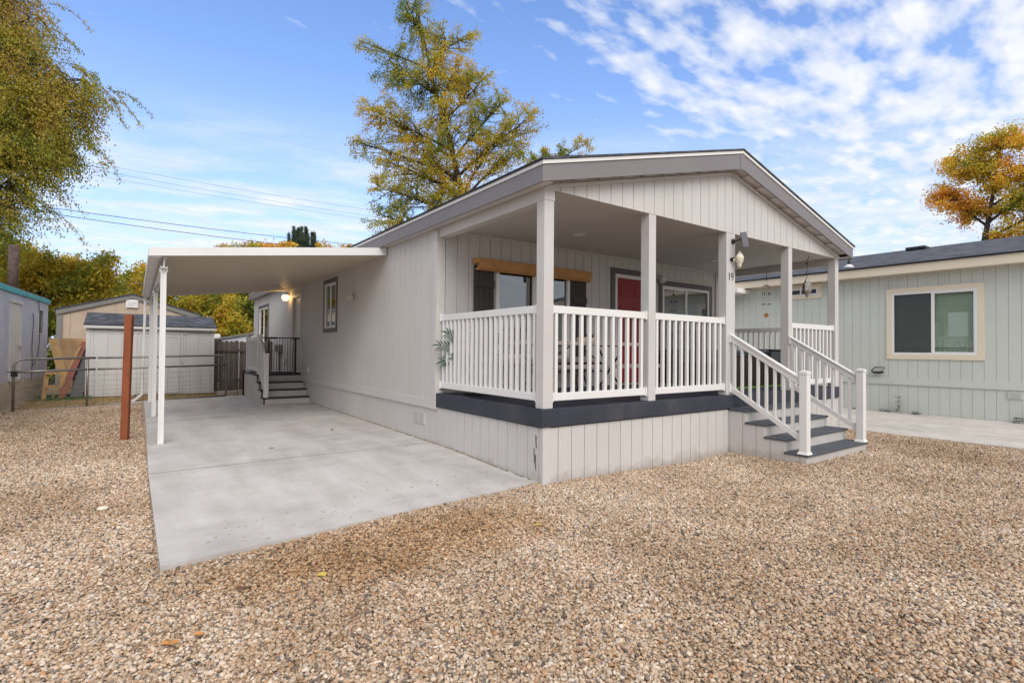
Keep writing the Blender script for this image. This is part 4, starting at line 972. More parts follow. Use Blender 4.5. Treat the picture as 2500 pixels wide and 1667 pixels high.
q = MB(); q.lathe([(.10, 0), (.15, .55), (.165, .56), (.16, .6), (0, .62)], (-4.93, 14.3, .3), 16); q.build('body', 'bin', t, smooth=True)
q = MB(); q.box(-5.05, -4.8, 14.2, 14.4, .05, .3); q.build('base', 'lumber', t)

# ------------------------------------------------------------------ sage green neighbour
t = thing('green_house', 'sage green manufactured home with cream trim and dark shingle roof', 'house', (11.7, 0, 0))
GX = 11.7; wg = Wall((GX, 0, 0), (0, 1, 0), (-1, 0, 0))
gw = (-1.06, .58, 1.43, 2.95); gw2 = (2.33, 3.25, 3.07, 3.27)
siding(wg, -9, 12, .70, 3.45, holes=[gw, gw2], d=.0, off=.05, gap=.006).build('front_wall', 'green', t)
q = MB(); wg.box(q, -9, 12, -.05, .022, .685, .855); q.build('band_board', 'green', t, bev=.003)
siding(wg, -9, 12, -.05, .69, d=-.006, off=.05, gap=.006).build('skirting', 'green', t)
q = MB(); q.box(GX+.62, GX+7, -9, 12, 0, 3.45); q.build('rear_wall', 'green', t)
gwin = window(wg, t, *gw, trim='cream', trimw=.115, muls=(.5,), fw=.05, glass='glass2', deep=.5)
q = MB()
for k in range(58):
    z = 2.90-k*.0222
    if z < 1.63: break
    for a, b in ((-1.0, -.255), (-.225, .52)): q.hexa([(GX+.07, a, z-.016), (GX+.085, a, z), (GX+.085, b, z), (GX+.07, b, z-.016), (GX+.071, a, z-.014), (GX+.086, a, z+.002), (GX+.086, b, z+.002), (GX+.071, b, z-.014)])
q.build('blind', 'blindslat', gwin)
q = MB()
for k in range(40):
    y = -1.03+k*.04; q.box(GX+.14+.012*(k % 2), GX+.15+.012*(k % 2), y, y+.038, 1.40, 1.75+.03*math.sin(k*1.3))
q.build('curtain', 'blindslat', gwin)
m_, nt_, b_ = new_mat('insect_screen'); nt_.nodes.clear()
oo = nt_.nodes.new('ShaderNodeOutputMaterial'); mx_ = N(nt_, 'ShaderNodeMixShader', i_0=.45); tt_ = nt_.nodes.new('ShaderNodeBsdfTransparent'); dd_ = nt_.nodes.new('ShaderNodeBsdfDiffuse'); dd_.inputs[0].default_value = (.09, .095, .10, 1)
nt_.links.new(tt_.outputs[0], mx_.inputs[1]); nt_.links.new(dd_.outputs[0], mx_.inputs[2]); nt_.links.new(mx_.outputs[0], oo.inputs[0]); M['screen'] = m_
q = MB(); q.box(GX-.012, GX-.011, -.22, .55, 1.46, 2.92); q.build('insect_screen', 'screen', gwin)
window(wg, t, *gw2, trim='cream', trimw=.10, muls=(.5,), fw=.04, deep=.4, sash=False)
q = MB(); q.box(GX-.32, GX-.29, -9, 12, 3.39, 3.60); q.box(GX-.29, GX+.02, -9, 12, 3.40, 3.415); q.build('fascia', 'cream', t, bev=.004)
gr = roof_sheets('roof', 'shingle', -9.1, 12.1, GX-.36, GX+7.2, 15.1, 3.605, 4.53, .03, t)
q = MB(); q.box(14.6, 15.0, .72, 1.2, 4.47, 4.55); q.build('roof_vent', 'black', t, bev=.01)
q = MB(); q.lathe([(.17, -.04), (.06, .05), (.045, .06)], (11.8, 1.59, 3.76), 16); vp = q.build('vent_flashing', 'vinyl', t, smooth=True)
MB().tube([(11.8, 1.59, 3.74), (11.8, 1.59, 3.98)], .035, 10).build('vent_pipe', 'black', t, smooth=True)
q = MB(); q.box(GX-.7, GX-.001, 4.3, 8, 3.24, 3.38); q.build('awning', 'vinyl', t, bev=.01)
q = MB(); wg.box(q, -1.80, -1.56, -.006, .02, .50, .66)
for k in range(8): wg.box(q, -1.78, -1.58, .02, .026, .515+k*.018, .522+k*.018)
q.build('skirting_vent', 'green', t)
q = MB(); q.tube([(GX-.01, .80, .98), (GX-.07, .80, .98), (GX-.10, .70, 1.10), (GX-.10, .92, 1.10), (GX-.08, 1.0, 1.02), (GX-.02, 1.0, .98)], .014, 6); q.lathe([(0, -.03), (.06, -.02), (.10, .02), (.06, .03), (0, .03)], (GX-.09, .86, .97), 12, .7, 1.6); q.build('hose_bracket', 'iron', t)
q = MB(); q.tube([(GX-.01, 2.45, 1.25), (GX-.05, 2.45, 1.22), (GX-.06, 2.5, 1.12)], .01, 6); q.lathe([(0, -.015), (.02, 0), (0, .015)], (GX-.04, 2.45, 1.25), 8); q.build('tap', 'iron', t)
# weeds along the neighbour wall
def weed(x, y, h, n, label, spread=.1, mat='leafgreen', up=1):
    q = MB()
    for k in range(n):
        a = R.uniform(0, 6.28); z = R.uniform(0, h)
        leaf_blade(q, (x+R.uniform(-1, 1)*spread*.4, y+R.uniform(-1, 1)*spread*.6, z), (math.cos(a), math.sin(a), R.uniform(.1, .7)*up), R.uniform(.05, .09), .016, 3, .4)
    q.tube([(x, y, -.01), (x+.02, y-.02, h)], .004, 4)
    return tag(q.build('weed', mat), label, 'weed', group='weeds along the green wall')
M['weedleaf'] = surf('weed_leaf', (.10, .17, .06), .6, .4, 9, (9,)*3, .2)
weed(11.58, .42, .40, 46, 'tall leafy weed growing under the big cream trimmed window', .09, 'weedleaf')
weed(11.58, .70, .05, 26, 'low dark weed tuft at the green wall left of the tall weed', .16)
weed(11.58, .05, .05, 26, 'low dark weed tuft at the green wall right of the tall weed', .14)
weed(11.58, -1.75, .12, 40, 'leafy weed at the right edge of the green wall', .14)
weed(11.58, 1.38, .03, 14, 'tiny weed tuft at the green wall behind the stair post', .1)

# ------------------------------------------------------------------ ground, slabs
def grid_sheet(name, x0, x1, y0, y1, step, zf, mat, k='structure'):
    nx = max(1, round((x1-x0)/step)); ny = max(1, round((y1-y0)/step)); v = []; f = []
    for j in range(ny+1):
        for i in range(nx+1):
            x = x0+(x1-x0)*i/nx; y = y0+(y1-y0)*j/ny; v.append((x, y, zf(x, y)))
    for j in range(ny):
        for i in range(nx):
            a = j*(nx+1)+i; f.append((a, a+1, a+nx+2, a+nx+1))
    me = bpy.data.meshes.new(name); me.from_pydata(v, [], f); me.materials.append(M[mat])
    me.polygons.foreach_set('use_smooth', [True]*len(f))
    o = bpy.data.objects.new(name, me); COL.objects.link(o); return kind(o, k)
def gzz(x, y): return gz(x, y)
grid_sheet('ground', -14, 14, -12, 13, .25, gzz, 'ground')
far = MB(); S = 400
v0 = -.03
far.v = [(-S, -S, -.12), (S, -S, -.12), (S, S, -.12), (-S, S, -.12)]; far.f = [(0, 1, 2, 3)]
kind(far.build('terrain', 'asphalt'), 'structure')
grid_sheet('dirt', -13.9, 0, 10.9, 30, .35, lambda x, y: .012+.035*min(1, max(0, (y-11.2)/1.2))+.012*math.sin(3*x+y)*math.cos(2.1*y) + (-.06 if (y < 11.2+(x+5.2)*.45 and x < -1) else 0), 'soil')
# driveway in three pours with open joints
def slab_piece(mb, c):
    top_ = [Vector((x, y, slab_z(y))) for x, y in c]
    n = 8
    b = len(mb.v)
    for j in range(n+1):
        u = j/n
        for i in range(3):
            w_ = i/2
            l = top_[0].lerp(top_[3], u); r = top_[1].lerp(top_[2], u); p = l.lerp(r, w_); mb.v.append((p.x, p.y, slab_z(p.y)))
    for j in range(n):
        for i in range(2):
            a = b+j*3+i; mb.f.append((a, a+1, a+4, a+3))
    ring = [b+i for i in range(3)]+[b+j*3+2 for j in range(1, n+1)]+[b+n*3+i for i in (1, 0)]+[b+j*3 for j in range(n-1, 0, -1)]
    k = len(mb.v)
    for i in ring: x, y, z = mb.v[i]; mb.v.append((x, y, z-.14))
    m_ = len(ring)
    for i in range(m_): mb.f.append((ring[i], k+i, k+(i+1) % m_, ring[(i+1) % m_]))
mb = MB()
slab_piece(mb, [(-3.50, -.26), (.0, .10), (.0, 2.642), (-3.52, 2.572)])
slab_piece(mb, [(-3.52, 2.596), (0, 2.666), (0, 7.59), (-3.48, 7.19)])
slab_piece(mb, [(-3.48, 7.22), (0, 7.62), (0, 12.6), (-3.46, 12.05)])
kind(mb.build('driveway', 'concrete'), 'structure')
mb = MB(); mb.box(-3.45, 0, .3, 12.2, -.16, -.08); kind(mb.build('slab_base', 'soil'), 'structure')
mb = MB()
ye = [-14, -7.3, -.62, 6.0, 12.6]
for a, b in zip(ye, ye[1:]): mb.box(7.58, 11.69, a+.004, b-.004, -.12, -.002)
kind(mb.build('path', 'concrete2'), 'structure')

# pea gravel: stones scattered over the bed by geometry nodes
def gravel():
    v = []; f = []; dens = []
    cam = Vector((-3.66, -4.49)); fx, fy_ = .584, .811
    def d_at(x, y):
        dx, dy = x-cam.x, y-cam.y; r = math.hypot(dx, dy); fw = dx*fx+dy*fy_; sd_ = abs(dx*fy_-dy*fx)
        if fw < .7: return 0
        k = math.exp(-(((x+1.9)*.75)**2+((y+.75)*2.0)**2))*.5+.1*max(0, math.sin(1.1*x+2*y)*math.sin(2.1*x-.7*y+2))
        if sd_ > fw*1.12+1.5: return 0
        return max(.25, min(1, 1-(r-5.2)/7))*(1-k) if r < 17 else 0
    def patch(x0, x1, yb, yt, n=0):
        nx = max(2, int(abs(x1-x0)/.2)); ny = max(2, int(abs(yt((x0+x1)/2)-yb)/.2)); b = len(v)
        for j in range(ny+1):
            for i in range(nx+1):
                x = x0+(x1-x0)*i/nx; y = yb+(yt(x)-yb)*j/ny; v.append((x, y, gz(x, y)+.004)); dens.append(d_at(x, y))
        for j in range(ny):
            for i in range(nx): a = b+j*(nx+1)+i; f.append((a, a+1, a+nx+2, a+nx+1))
    patch(-8, -3.53, -4.5, lambda x: 11.0)
    patch(-3.53, 0, -4.5, lambda x: -.27+(x+3.5)*.1030)
    patch(0, 3.575, -4.5, lambda x: -.015)
    patch(3.575, 5.48, -4.5, lambda x: -1.145)
    patch(5.48, 7.57, -4.5, lambda x: .6)
    me = bpy.data.meshes.new('gravel'); me.from_pydata(v, [], f)
    at = me.attributes.new('dens', 'FLOAT', 'POINT'); at.data.foreach_set('value', dens)
    me.materials.append(M['stone'])
    o = bpy.data.objects.new('gravel', me); COL.objects.link(o); kind(o, 'stuff')
    ng = bpy.data.node_groups.new('scatter_stones', 'GeometryNodeTree')
    ng.interface.new_socket('Geometry', in_out='INPUT', socket_type='NodeSocketGeometry'); ng.interface.new_socket('Geometry', in_out='OUTPUT', socket_type='NodeSocketGeometry')
    nd = ng.nodes; ln = ng.links
    gi = nd.new('NodeGroupInput'); go = nd.new('NodeGroupOutput'); join = nd.new('GeometryNodeJoinGeometry')
    na = nd.new('GeometryNodeInputNamedAttribute'); na.data_type = 'FLOAT'; na.inputs['Name'].default_value = 'dens'
    def rnd(t, lo, hi, seed):
        r = nd.new('FunctionNodeRandomValue'); r.data_type = t
        if t == 'FLOAT_VECTOR': r.inputs[0].default_value = lo; r.inputs[1].default_value = hi; r.inputs[8].default_value = seed; return r.outputs[0]
        r.inputs[2].default_value = lo; r.inputs[3].default_value = hi; r.inputs[8].default_value = seed; return r.outputs[1]
    for li, (density, smin, smax, zoff) in enumerate(((4700, .0058, .0105, -.002), (3300, .0055, .0105, .006), (420, .010, .0145, .006))):
        dp = nd.new('GeometryNodeDistributePointsOnFaces'); dp.distribute_method = 'RANDOM'
        mul = nd.new('ShaderNodeMath'); mul.operation = 'MULTIPLY'; mul.inputs[1].default_value = density
        ln.new(na.outputs[0], mul.inputs[0]); ln.new(gi.outputs[0], dp.inputs['Mesh']); ln.new(mul.outputs[0], dp.inputs['Density']); dp.inputs['Seed'].default_value = li+3
        sp = nd.new('GeometryNodeSetPosition'); ln.new(dp.outputs['Points'], sp.inputs['Geometry']); ln.new(rnd('FLOAT_VECTOR', (0, 0, zoff-.005), (0, 0, zoff+.005), li+11), sp.inputs['Offset'])
        ico = nd.new('GeometryNodeMeshIcoSphere'); ico.inputs['Radius'].default_value = 1; ico.inputs['Subdivisions'].default_value = 2
        nz = nd.new('ShaderNodeTexNoise'); nz.inputs['Scale'].default_value = 1.1+li*.3; nz.inputs['Detail'].default_value = 1
        sub = nd.new('ShaderNodeVectorMath'); sub.operation = 'SUBTRACT'; sub.inputs[1].default_value = (.5, .5, .5)
        sca = nd.new('ShaderNodeVectorMath'); sca.operation = 'SCALE'; sca.inputs['Scale'].default_value = 1.3
        ln.new(nz.outputs['Color'], sub.inputs[0]); ln.new(sub.outputs[0], sca.inputs[0])
        s2 = nd.new('GeometryNodeSetPosition'); ln.new(ico.outputs[0], s2.inputs['Geometry']); ln.new(sca.outputs[0], s2.inputs['Offset'])
        sm = nd.new('GeometryNodeSetShadeSmooth'); ln.new(s2.outputs[0], sm.inputs[0])
        mt = nd.new('GeometryNodeSetMaterial'); mt.inputs['Material'].default_value = M['stone']; ln.new(sm.outputs[0], mt.inputs[0])
        ip = nd.new('GeometryNodeInstanceOnPoints'); ln.new(sp.outputs[0], ip.inputs['Points']); ln.new(mt.outputs[0], ip.inputs['Instance'])
        eu = nd.new('FunctionNodeEulerToRotation'); ln.new(rnd('FLOAT_VECTOR', (-.35, -.35, 0), (.35, .35, 6.28), li+31), eu.inputs[0]); ln.new(eu.outputs[0], ip.inputs['Rotation'])
        mv = nd.new('ShaderNodeVectorMath'); mv.operation = 'SCALE'
        ln.new(rnd('FLOAT_VECTOR', (1.0, .75, .55), (1.45, 1.15, .95), li+51), mv.inputs[0]); ln.new(rnd('FLOAT', smin, smax, li+71), mv.inputs['Scale']); ln.new(mv.outputs[0], ip.inputs['Scale'])
        ln.new(ip.outputs[0], join.inputs[0])
    ln.new(join.outputs[0], go.inputs[0])
    md = o.modifiers.new('scatter', 'NODES'); md.node_group = ng
gravel()

# dry grass by the gate
def grass(name, x0, x1, y0, y1, n, h, mat, keep=lambda x, y: True, zf=lambda x, y: .03):
    q = MB()
    for _ in range(n):
        x = R.uniform(x0, x1); y = R.uniform(y0, y1)
        if not keep(x, y): continue
        a = R.uniform(0, 6.28); l = R.uniform(.4, 1)*h; z = zf(x, y); dx, dy = math.cos(a)*.004, math.sin(a)*.004; tx, ty = R.gauss(0, .5)*l, R.gauss(0, .5)*l
        b = len(q.v); q.v += [(x-dx, y-dy, z), (x+dx, y+dy, z), (x+tx*.4, y+ty*.4, z+l*.7), (x+tx, y+ty, z+l)]; q.f += [(b, b+1, b+2), (b+1, b+3, b+2)]
    return kind(q.build(name, mat), 'stuff')
M['straw'] = surf('straw', (.42, .30, .13), .8, .5, 12, (9,)*3, .1)
grass('dry_grass', -5.8, -1.7, 10.9, 13.6, 9000, .09, 'straw', lambda x, y: y > 11.0+(x+5.76)*.42)
grass('green_grass', -5.7, -4.6, 13.0, 14.5, 1800, .13, 'weedleaf')
# loose pebbles and crumbs on the slab
q = MB()
for k in range(120):
    if k < 70: x = R.uniform(-3.2, -.1); y = -.2+(x+3.5)*.1+abs(R.gauss(0, .35))+.03
    else: x = R.uniform(-3.3, -.1); y = R.uniform(.5, 9)
    r = R.uniform(.004, .012); q.lathe([(0, -.4*r), (r, 0), (.7*r, .5*r), (0, .6*r)], (x, y, slab_z(y)+.3*r), 6, R.uniform(.8, 1.6), 1)
kind(q.build('loose_pebbles', 'concreteblock'), 'stuff')
q = MB()
for k in range(500):
    y = R.uniform(.2, 9.3); q.lathe([(0, 0), (R.uniform(.01, .03), 0), (.006, .012), (0, .012)], (-R.uniform(.0, .02), y, slab_z(y)-.004), 5, .6, 1.4)
kind(q.build('soil_crumbs', 'soil'), 'stuff')
# fallen leaves and the one white stone
M['fallen_o'] = surf('fallen_orange', (.50, .22, .06), .7, .2, 9, (9,)*3, .1)
M['fallen_y'] = surf('fallen_yellow', (.55, .42, .08), .7, .2, 9, (9,)*3, .1)
M['fallen_b'] = surf('fallen_brown', (.17, .07, .03), .8, .3, 9, (9,)*3, .1)
for x, y, m_, sz, lab in ((-3.50, -1.37, 'fallen_o', .035, 'round tan orange leaf on the gravel near the lower left'), (-3.37, -1.36, 'fallen_o', .022, 'small orange leaf just right of the round tan leaf'),
                          (-2.65, -.99, 'fallen_y', .035, 'pale yellow leaf on the gravel left of centre'), (-.9, -1.05, 'fallen_y', .03, 'greenish yellow leaf on the gravel right of centre'),
                          (-4.25, -1.0, 'fallen_b', .03, 'reddish brown leaf on the gravel at the lower left'), (-3.1, -.9, 'fallen_b', .035, 'dark brown leaf on the gravel below the slab corner'),
                          (-2.1, 3.4, 'fallen_o', .03, 'orange brown leaf on the driveway near the first carport post'), (-.9, 4.6, 'fallen_b', .03, 'brown curled leaf on the driveway beside the house wall')):
    z = (slab_z(y)+.004) if y > 0 else gz(x, y)+.022
    sz *= 1.2; q = MB(); n_ = 8; c = len(q.v); q.v.append((x, y, z+.006))
    an = R.uniform(0, 6)
    for k in range(n_):
        a = 2*math.pi*k/n_; r = sz*(1.25 if k == 0 else .85+.15*math.cos(2*a)); q.v.append((x+r*math.cos(a+an), y+r*math.sin(a+an)*.8, z+.004+R.uniform(0, .012)))
    for k in range(n_): q.f.append((c, c+1+k, c+1+(k+1) % n_))
    q.tube([(x, y, z+.006), (x-sz*1.6*math.cos(an), y-sz*1.3*math.sin(an), z+.004)], .0015, 4)
    tag(q.build('fallen_leaf', m_), lab, 'leaf', group='fallen leaves')
q = MB(); q.lathe([(0, -.01), (.03, -.008), (.042, .005), (.03, .02), (0, .026)], (-3.87, 1.4, gz(-3.87, 1.4)+.022), 14, 1.1, .9); tag(q.build('white_stone', 'shell', smooth=True), 'large rounded white stone in the gravel left of the driveway', 'stone')
q = MB()
for k in range(60):
    a = R.uniform(0, 6.28); leaf_blade(q, (-6.0+R.uniform(-.2, .25), 9.3+R.uniform(-.4, .4), gz(-6, 9.3)+.02), (math.cos(a), math.sin(a), R.uniform(.2, 1)), .12, .016, 3, .4)
tag(q.build('weed', 'fencewood'), 'dark dried weed clump at the left edge of the gravel', 'weed')

# ------------------------------------------------------------------ overhead cables
cables = [((-20, 26, 9.97), (-7.8, 26, 9.87), (8.23, 26, 9.80), 'cablegrey', .008, 'topmost of the three thin pale cables crossing the left sky'),
          ((-20, 26, 9.75), (-8.43, 26, 9.61), (8.23, 26, 9.43), 'cablegrey', .008, 'middle one of the three thin pale cables crossing the left sky'),
          ((-20, 26, 9.5), (-8.42, 26, 9.35), (8.23, 26, 9.20), 'cablegrey', .008, 'lowest of the three thin pale cables crossing the left sky'),
          ((-20, 24, 7.4), (-8.08, 24, 7.16), (6.18, 24, 7.18), 'cable', .013, 'upper black cable crossing low over the carport roof'),
          ((-20, 24, 7.2), (-8.08, 24, 6.95), (3.36, 24, 6.73), 'cable', .013, 'lower black cable crossing low over the carport roof'),
          ((-2, 30, 14.2), (5.25, 30, 14.26), (20.2, 30, 14.44), 'cablegrey', .004, 'thin pale cable crossing in front of the tall central tree')]
for a, b, c, m_, r_, lab in cables:
    a, b, c = Vector(a), Vector(b), Vector(c); e = c+(c-b)*.8; pts = []
    key = [a, b, c, e]
    for i in range(3):
        for k in range(10):
            u_ = k/10; p = key[i].lerp(key[i+1], u_); p.z -= .10*math.sin(math.pi*u_)*((key[i+1]-key[i]).length/15); pts.append(p)
    pts.append(e); tag(MB().tube(pts, r_, 5).build('overhead_cable', m_), lab, 'cable', group='overhead cables')

# ------------------------------------------------------------------ trees
RN = np.random.RandomState(5)
def make_tree(name, label, base, rz, trunk, lobes, leafmat, nleaf, lsize, cat='tree', group='trees around the homes', tr=.25, twigs=26, droop=0.0, clump=.32, aspect=1.9, fill=.0):
    """trunk: points (local right, depth, up); lobes: (x, y, z, rx, ry, rz, weight)"""
    t = thing(name, label, cat, base, rz, group)
    Rm = Matrix.Rotation(rz, 3, 'Z'); B = Vector(base)
    G = lambda p: B+Rm @ Vector(p)
    trunk = [Vector(p) for p in trunk]; wood = MB()
    n = len(trunk); wood.tube([G(p) for p in trunk], [tr*(1-.86*i/(n-1)) for i in range(n)], 9)
    H_ = trunk[-1].z; LV = []
    tot = sum(l[6] for l in lobes)
    for (x, y, z, rx, ry, rzz, wgt) in lobes:
        c = Vector((x, y, z)); zz = max(trunk[0].z+.12*H_, min(H_*.93, z-.55*rzz-.35*math.hypot(x-trunk[-1].x, y)))
        k = 0
        while k < n-2 and trunk[k+1].z < zz: k += 1
        f_ = min(1, max(0, (zz-trunk[k].z)/max(.01, trunk[k+1].z-trunk[k].z))); st_ = trunk[k].lerp(trunk[k+1], f_)
        r0 = tr*.42*(1-.7*zz/H_)+.02
        mid = st_.lerp(c, .5)+Vector((R.uniform(-.3, .3), R.uniform(-.3, .3), R.uniform(0, .12*rzz+.1))); end = c+Vector((rx*.3*np.sign(x-st_.x), 0, rzz*.35))
        limb = []
        for i in range(9):
            u_ = i/8; limb.append((1-u_)**2*st_+2*u_*(1-u_)*mid+u_*u_*end)
        wood.tube([G(p) for p in limb], [r0*(1-.85*i/8) for i in range(9)], 6)
        nt_ = max(6, int(twigs*wgt)); per = max(4, int(nleaf*wgt/tot/nt_))
        for _ in range(nt_):
            d = Vector(RN.normal(size=3)); d.normalize(); rr = RN.uniform(.45, 1.0)**.6
            tip = c+Vector((d.x*rx, d.y*ry, d.z*rzz))*rr*RN.uniform(.85, 1.12)
            s_ = limb[RN.randint(3, 9)]; m_ = s_.lerp(tip, .55)+Vector((0, 0, .08*rzz))
            tip = tip+Vector((0, 0, -droop*RN.uniform(.3, 1)))
            tw = [(1-u_)**2*s_+2*u_*(1-u_)*m_+u_*u_*tip for u_ in (0, .25, .5, .75, 1)]
            wood.tube([G(p) for p in tw], [.022*(tr/.25)**.5*q for q in (1, .8, .6, .45, .25)], 4, cap=False)
            us = RN.beta(2.2, 1.0, size=per)*1.02
            s3, m3, t3 = (np.array(q) for q in (s_, m_, tip)); us = us[:, None]
            pos = (1-us)**2*s3+2*us*(1-us)*m3+us*us*t3
            sg = clump*(.35+.65*us)
            pos = pos+RN.normal(size=pos.shape)*sg*np.array([1, 1, .8])
            if droop: pos[:, 2] -= np.abs(RN.normal(size=per))*droop*.35
            tone = np.clip(RN.normal(.5+RN.normal(0, .18), .16, size=per), 0, 1)
            LV.append(np.concatenate([pos, tone[:, None]], 1))
    if droop > .6:      # weeping sprays that hang clear of the crown
        for _ in range(130):
            l = lobes[RN.randint(len(lobes))]; c = Vector(l[:3]); a = RN.uniform(-1.0, 1.0); el = RN.uniform(-.6, .9)
            s_ = c+Vector((math.cos(a)*math.cos(el)*l[3], math.sin(a)*math.cos(el)*l[4], math.sin(el)*l[5]))*.8
            o_ = Vector((RN.uniform(.5, 1.3), RN.uniform(-.5, .5), RN.uniform(-.2, .25))); L_ = RN.uniform(.7, 1.7)
            tw = [s_+o_*u_*L_*.8+Vector((0, 0, -.75*L_*u_*u_)) for u_ in (0, .25, .5, .75, 1)]
            wood.tube([G(p) for p in tw], [.012, .01, .008, .006, .004], 4, cap=False)
            k_ = int(60*L_); us = RN.uniform(.1, 1.03, size=k_)[:, None]; s3 = np.array(s_); o3 = np.array(o_)
            pos = s3+o3*us*L_*.8+np.array([0, 0, -.75*L_])*us*us+RN.normal(size=(k_, 3))*.055
            LV.append(np.concatenate([pos, np.clip(RN.normal(.6, .2, size=(k_, 1)), 0, 1)], 1))
    wood.build('trunk', 'bark', t, smooth=True)
    A = np.concatenate(LV); m = len(A); P0 = A[:, :3]
    d1 = RN.normal(size=(m, 3)); d1[:, 2] -= .5+droop; d1 /= np.linalg.norm(d1, axis=1)[:, None]
    d2 = np.cross(d1, RN.normal(size=(m, 3))); d2 /= np.linalg.norm(d2, axis=1)[:, None]
    s = (lsize*RN.uniform(.6, 1.25, size=m))[:, None]
    nrm = np.cross(d1, d2)
    V = np.stack([P0-d1*s*.5, P0+d2*s/aspect*.5+nrm*s*.1, P0+d1*s*.5, P0-d2*s/aspect*.5+nrm*s*.1], 1).reshape(-1, 3)
    Rn = np.array(Rm); V = V@Rn.T+np.array(base)
    me = bpy.data.meshes.new('crown'); me.vertices.add(m*4); me.vertices.foreach_set('co', V.ravel())
    me.loops.add(m*4); me.loops.foreach_set('vertex_index', np.arange(m*4)); me.polygons.add(m)
    me.polygons.foreach_set('loop_start', np.arange(m)*4); me.polygons.foreach_set('loop_total', np.full(m, 4)); me.update()
    at = me.attributes.new('tone', 'FLOAT', 'POINT'); at.data.foreach_set('value', np.repeat(A[:, 3], 4).astype(np.float32))
    me.materials.append(M[leafmat]); o = bpy.data.objects.new('crown', me); COL.objects.link(o); o.parent = t; o.matrix_parent_inverse = world_of(t).inverted()
    return t
YAW = -.6238
# the tall central tree: local x across the view, z up; trunk stands behind the house
make_tree('turning_tree', 'tall sparse tree with green and yellow leaves rising behind the house', (12.9, 23.0, 0), YAW,
    [(0, 0, 0), (.05, 0, 4), (-.05, 0, 8), (-.5, 0, 11), (-1.4, 0, 14.5), (-2.4, 0, 18), (-3.3, 0, 22)],
    [(-3.4, 0, 21.6, 1.7, 1.8, 2.4, 1.1), (-2.1, .3, 20.0, 1.5, 1.6, 2.1, .9), (-4.5, 0, 18.6, 2.0, 2.0, 2.0, 1.1), (-2.6, -.5, 17.4, 2.2, 2.1, 2.1, 1.2), (-5.6, 0, 15.6, 1.9, 2.0, 1.9, 1.1), (-3.6, .6, 14.6, 2.2, 2.4, 2.1, 1.3), (-1.2, -.4, 15.0, 2.2, 2.4, 2.2, 1.3),
     (1.2, .2, 15.8, 1.9, 2.0, 2.0, 1.1), (3.1, 0, 15.2, 1.7, 1.9, 1.6, 1.0), (.8, 0, 13.2, 2.1, 2.4, 1.8, 1.1), (-1.6, .4, 11.8, 2.0, 2.4, 2.0, 1.1), (-4.5, 0, 12.4, 2.1, 1.9, 1.7, .9), (-3.2, 0, 10.4, 2.1, 1.9, 1.8, .9), (-5.0, 0, 9.2, 1.7, 1.8, 1.3, .8), (-5.7, 0, 7.6, 1.2, 1.4, .9, .4), (-.9, .4, 9.4, 1.9, 2.1, 1.8, .9), (1.0, 0, 10.6, 1.3, 1.7, 1.4, .5), (-3.6, 0, 7.6, 1.6, 1.7, 1.3, .7), (.2, 0, 17.6, 1.5, 1.8, 1.5, .9), (-1.3, 0, 18.2, 1.6, 1.7, 1.6, .8), (2.4, 0, 13.4, 1.4, 1.6, 1.4, .7), (-2.4, 0, 12.9, 2.0, 2.0, 1.6, .9), (-5.2, 0, 10.9, 1.5, 1.6, 1.4, .6), (-.6, 0, 10.6, 1.8, 1.9, 1.6, .7), (-6.7, 0, 20.2, .8, .8, .6, .2), (-.4, 0, 20.6, .9, .9, 1.0, .3), (-7.0, 0, 13.9, .9, 1.0, 1.0, .3)],
    'leaf_mid', 88000, .125, tr=.32, twigs=48, clump=.15)
# big drooping elm cropped by the left edge
make_tree('elm_tree', 'large drooping elm with olive and brown leaves filling the left edge', (-9.6, 21.0, 0), YAW,
    [(0, 0, 0), (.1, 0, 3), (.2, 0, 6), (0, 0, 9), (-.3, 0, 12), (-.6, 0, 15.5)],
    [(.6, 0, 15.0, 2.4, 2, 1.8, .9), (1.9, .3, 13.2, 2.2, 2, 1.7, 1.0), (-1.0, 0, 12.8, 2.4, 2, 2, .8), (2.9, 0, 11.4, 2.0, 1.9, 1.5, 1.0), (.5, -.5, 11.0, 2.4, 2, 1.9, 1.0), (3.9, 0, 10.2, 1.8, 1.7, 1.2, 1.0), (1.7, .5, 9.2, 2.4, 2.2, 1.6, 1.1), (-1.0, 0, 9, 2.4, 2, 2, .8),
     (3.4, 0, 8.6, 1.8, 1.7, 1.2, .9), (.9, -.4, 7.2, 2.3, 2, 1.5, 1.0), (2.6, 0, 6.6, 1.6, 1.6, 1.1, .8), (-.3, .3, 5.2, 2.4, 2, 1.4, .9), (-1.6, 0, 15.5, 2, 2, 1.5, .5), (5.1, 0, 10.0, 1.3, 1.2, .8, .6), (4.6, 0, 8.4, 1.2, 1.2, .8, .5), (3.2, 0, 12.0, 1.3, 1.2, 1.0, .5), (1.6, 0, 4.6, 1.5, 1.5, 1.0, .5)],
    'leaf_elm', 170000, .10, tr=.42, twigs=72, droop=1.05, clump=.13, aspect=2.5)
# yellow green tree below it, over the trailer
make_tree('yellow_green_tree', 'yellow green tree spreading low above the pale blue trailer', (-6.9, 24.0, 0), YAW,
    [(0, 0, 0), (.1, 0, 2), (0, 0, 3.4), (.2, 0, 4.6)],
    [(-1.6, 0, 3.8, 1.8, 1.6, 1.8, 1), (.4, 0, 4.4, 1.8, 1.6, 1.3, 1.2), (1.9, 0, 4.2, 1.5, 1.3, 1.0, .9), (-.2, 0, 2.9, 2.2, 1.4, 1.2, 1), (2.2, 0, 2.9, 1.4, 1.2, 1.1, .6), (-2.5, .5, 5.4, 1.6, 1.4, 1.2, .7), (2.9, 0, 4.9, .8, .7, .5, .2)],
    'leaf_gold', 34000, .15, tr=.2, twigs=30, droop=.3, clump=.24, aspect=2.2)
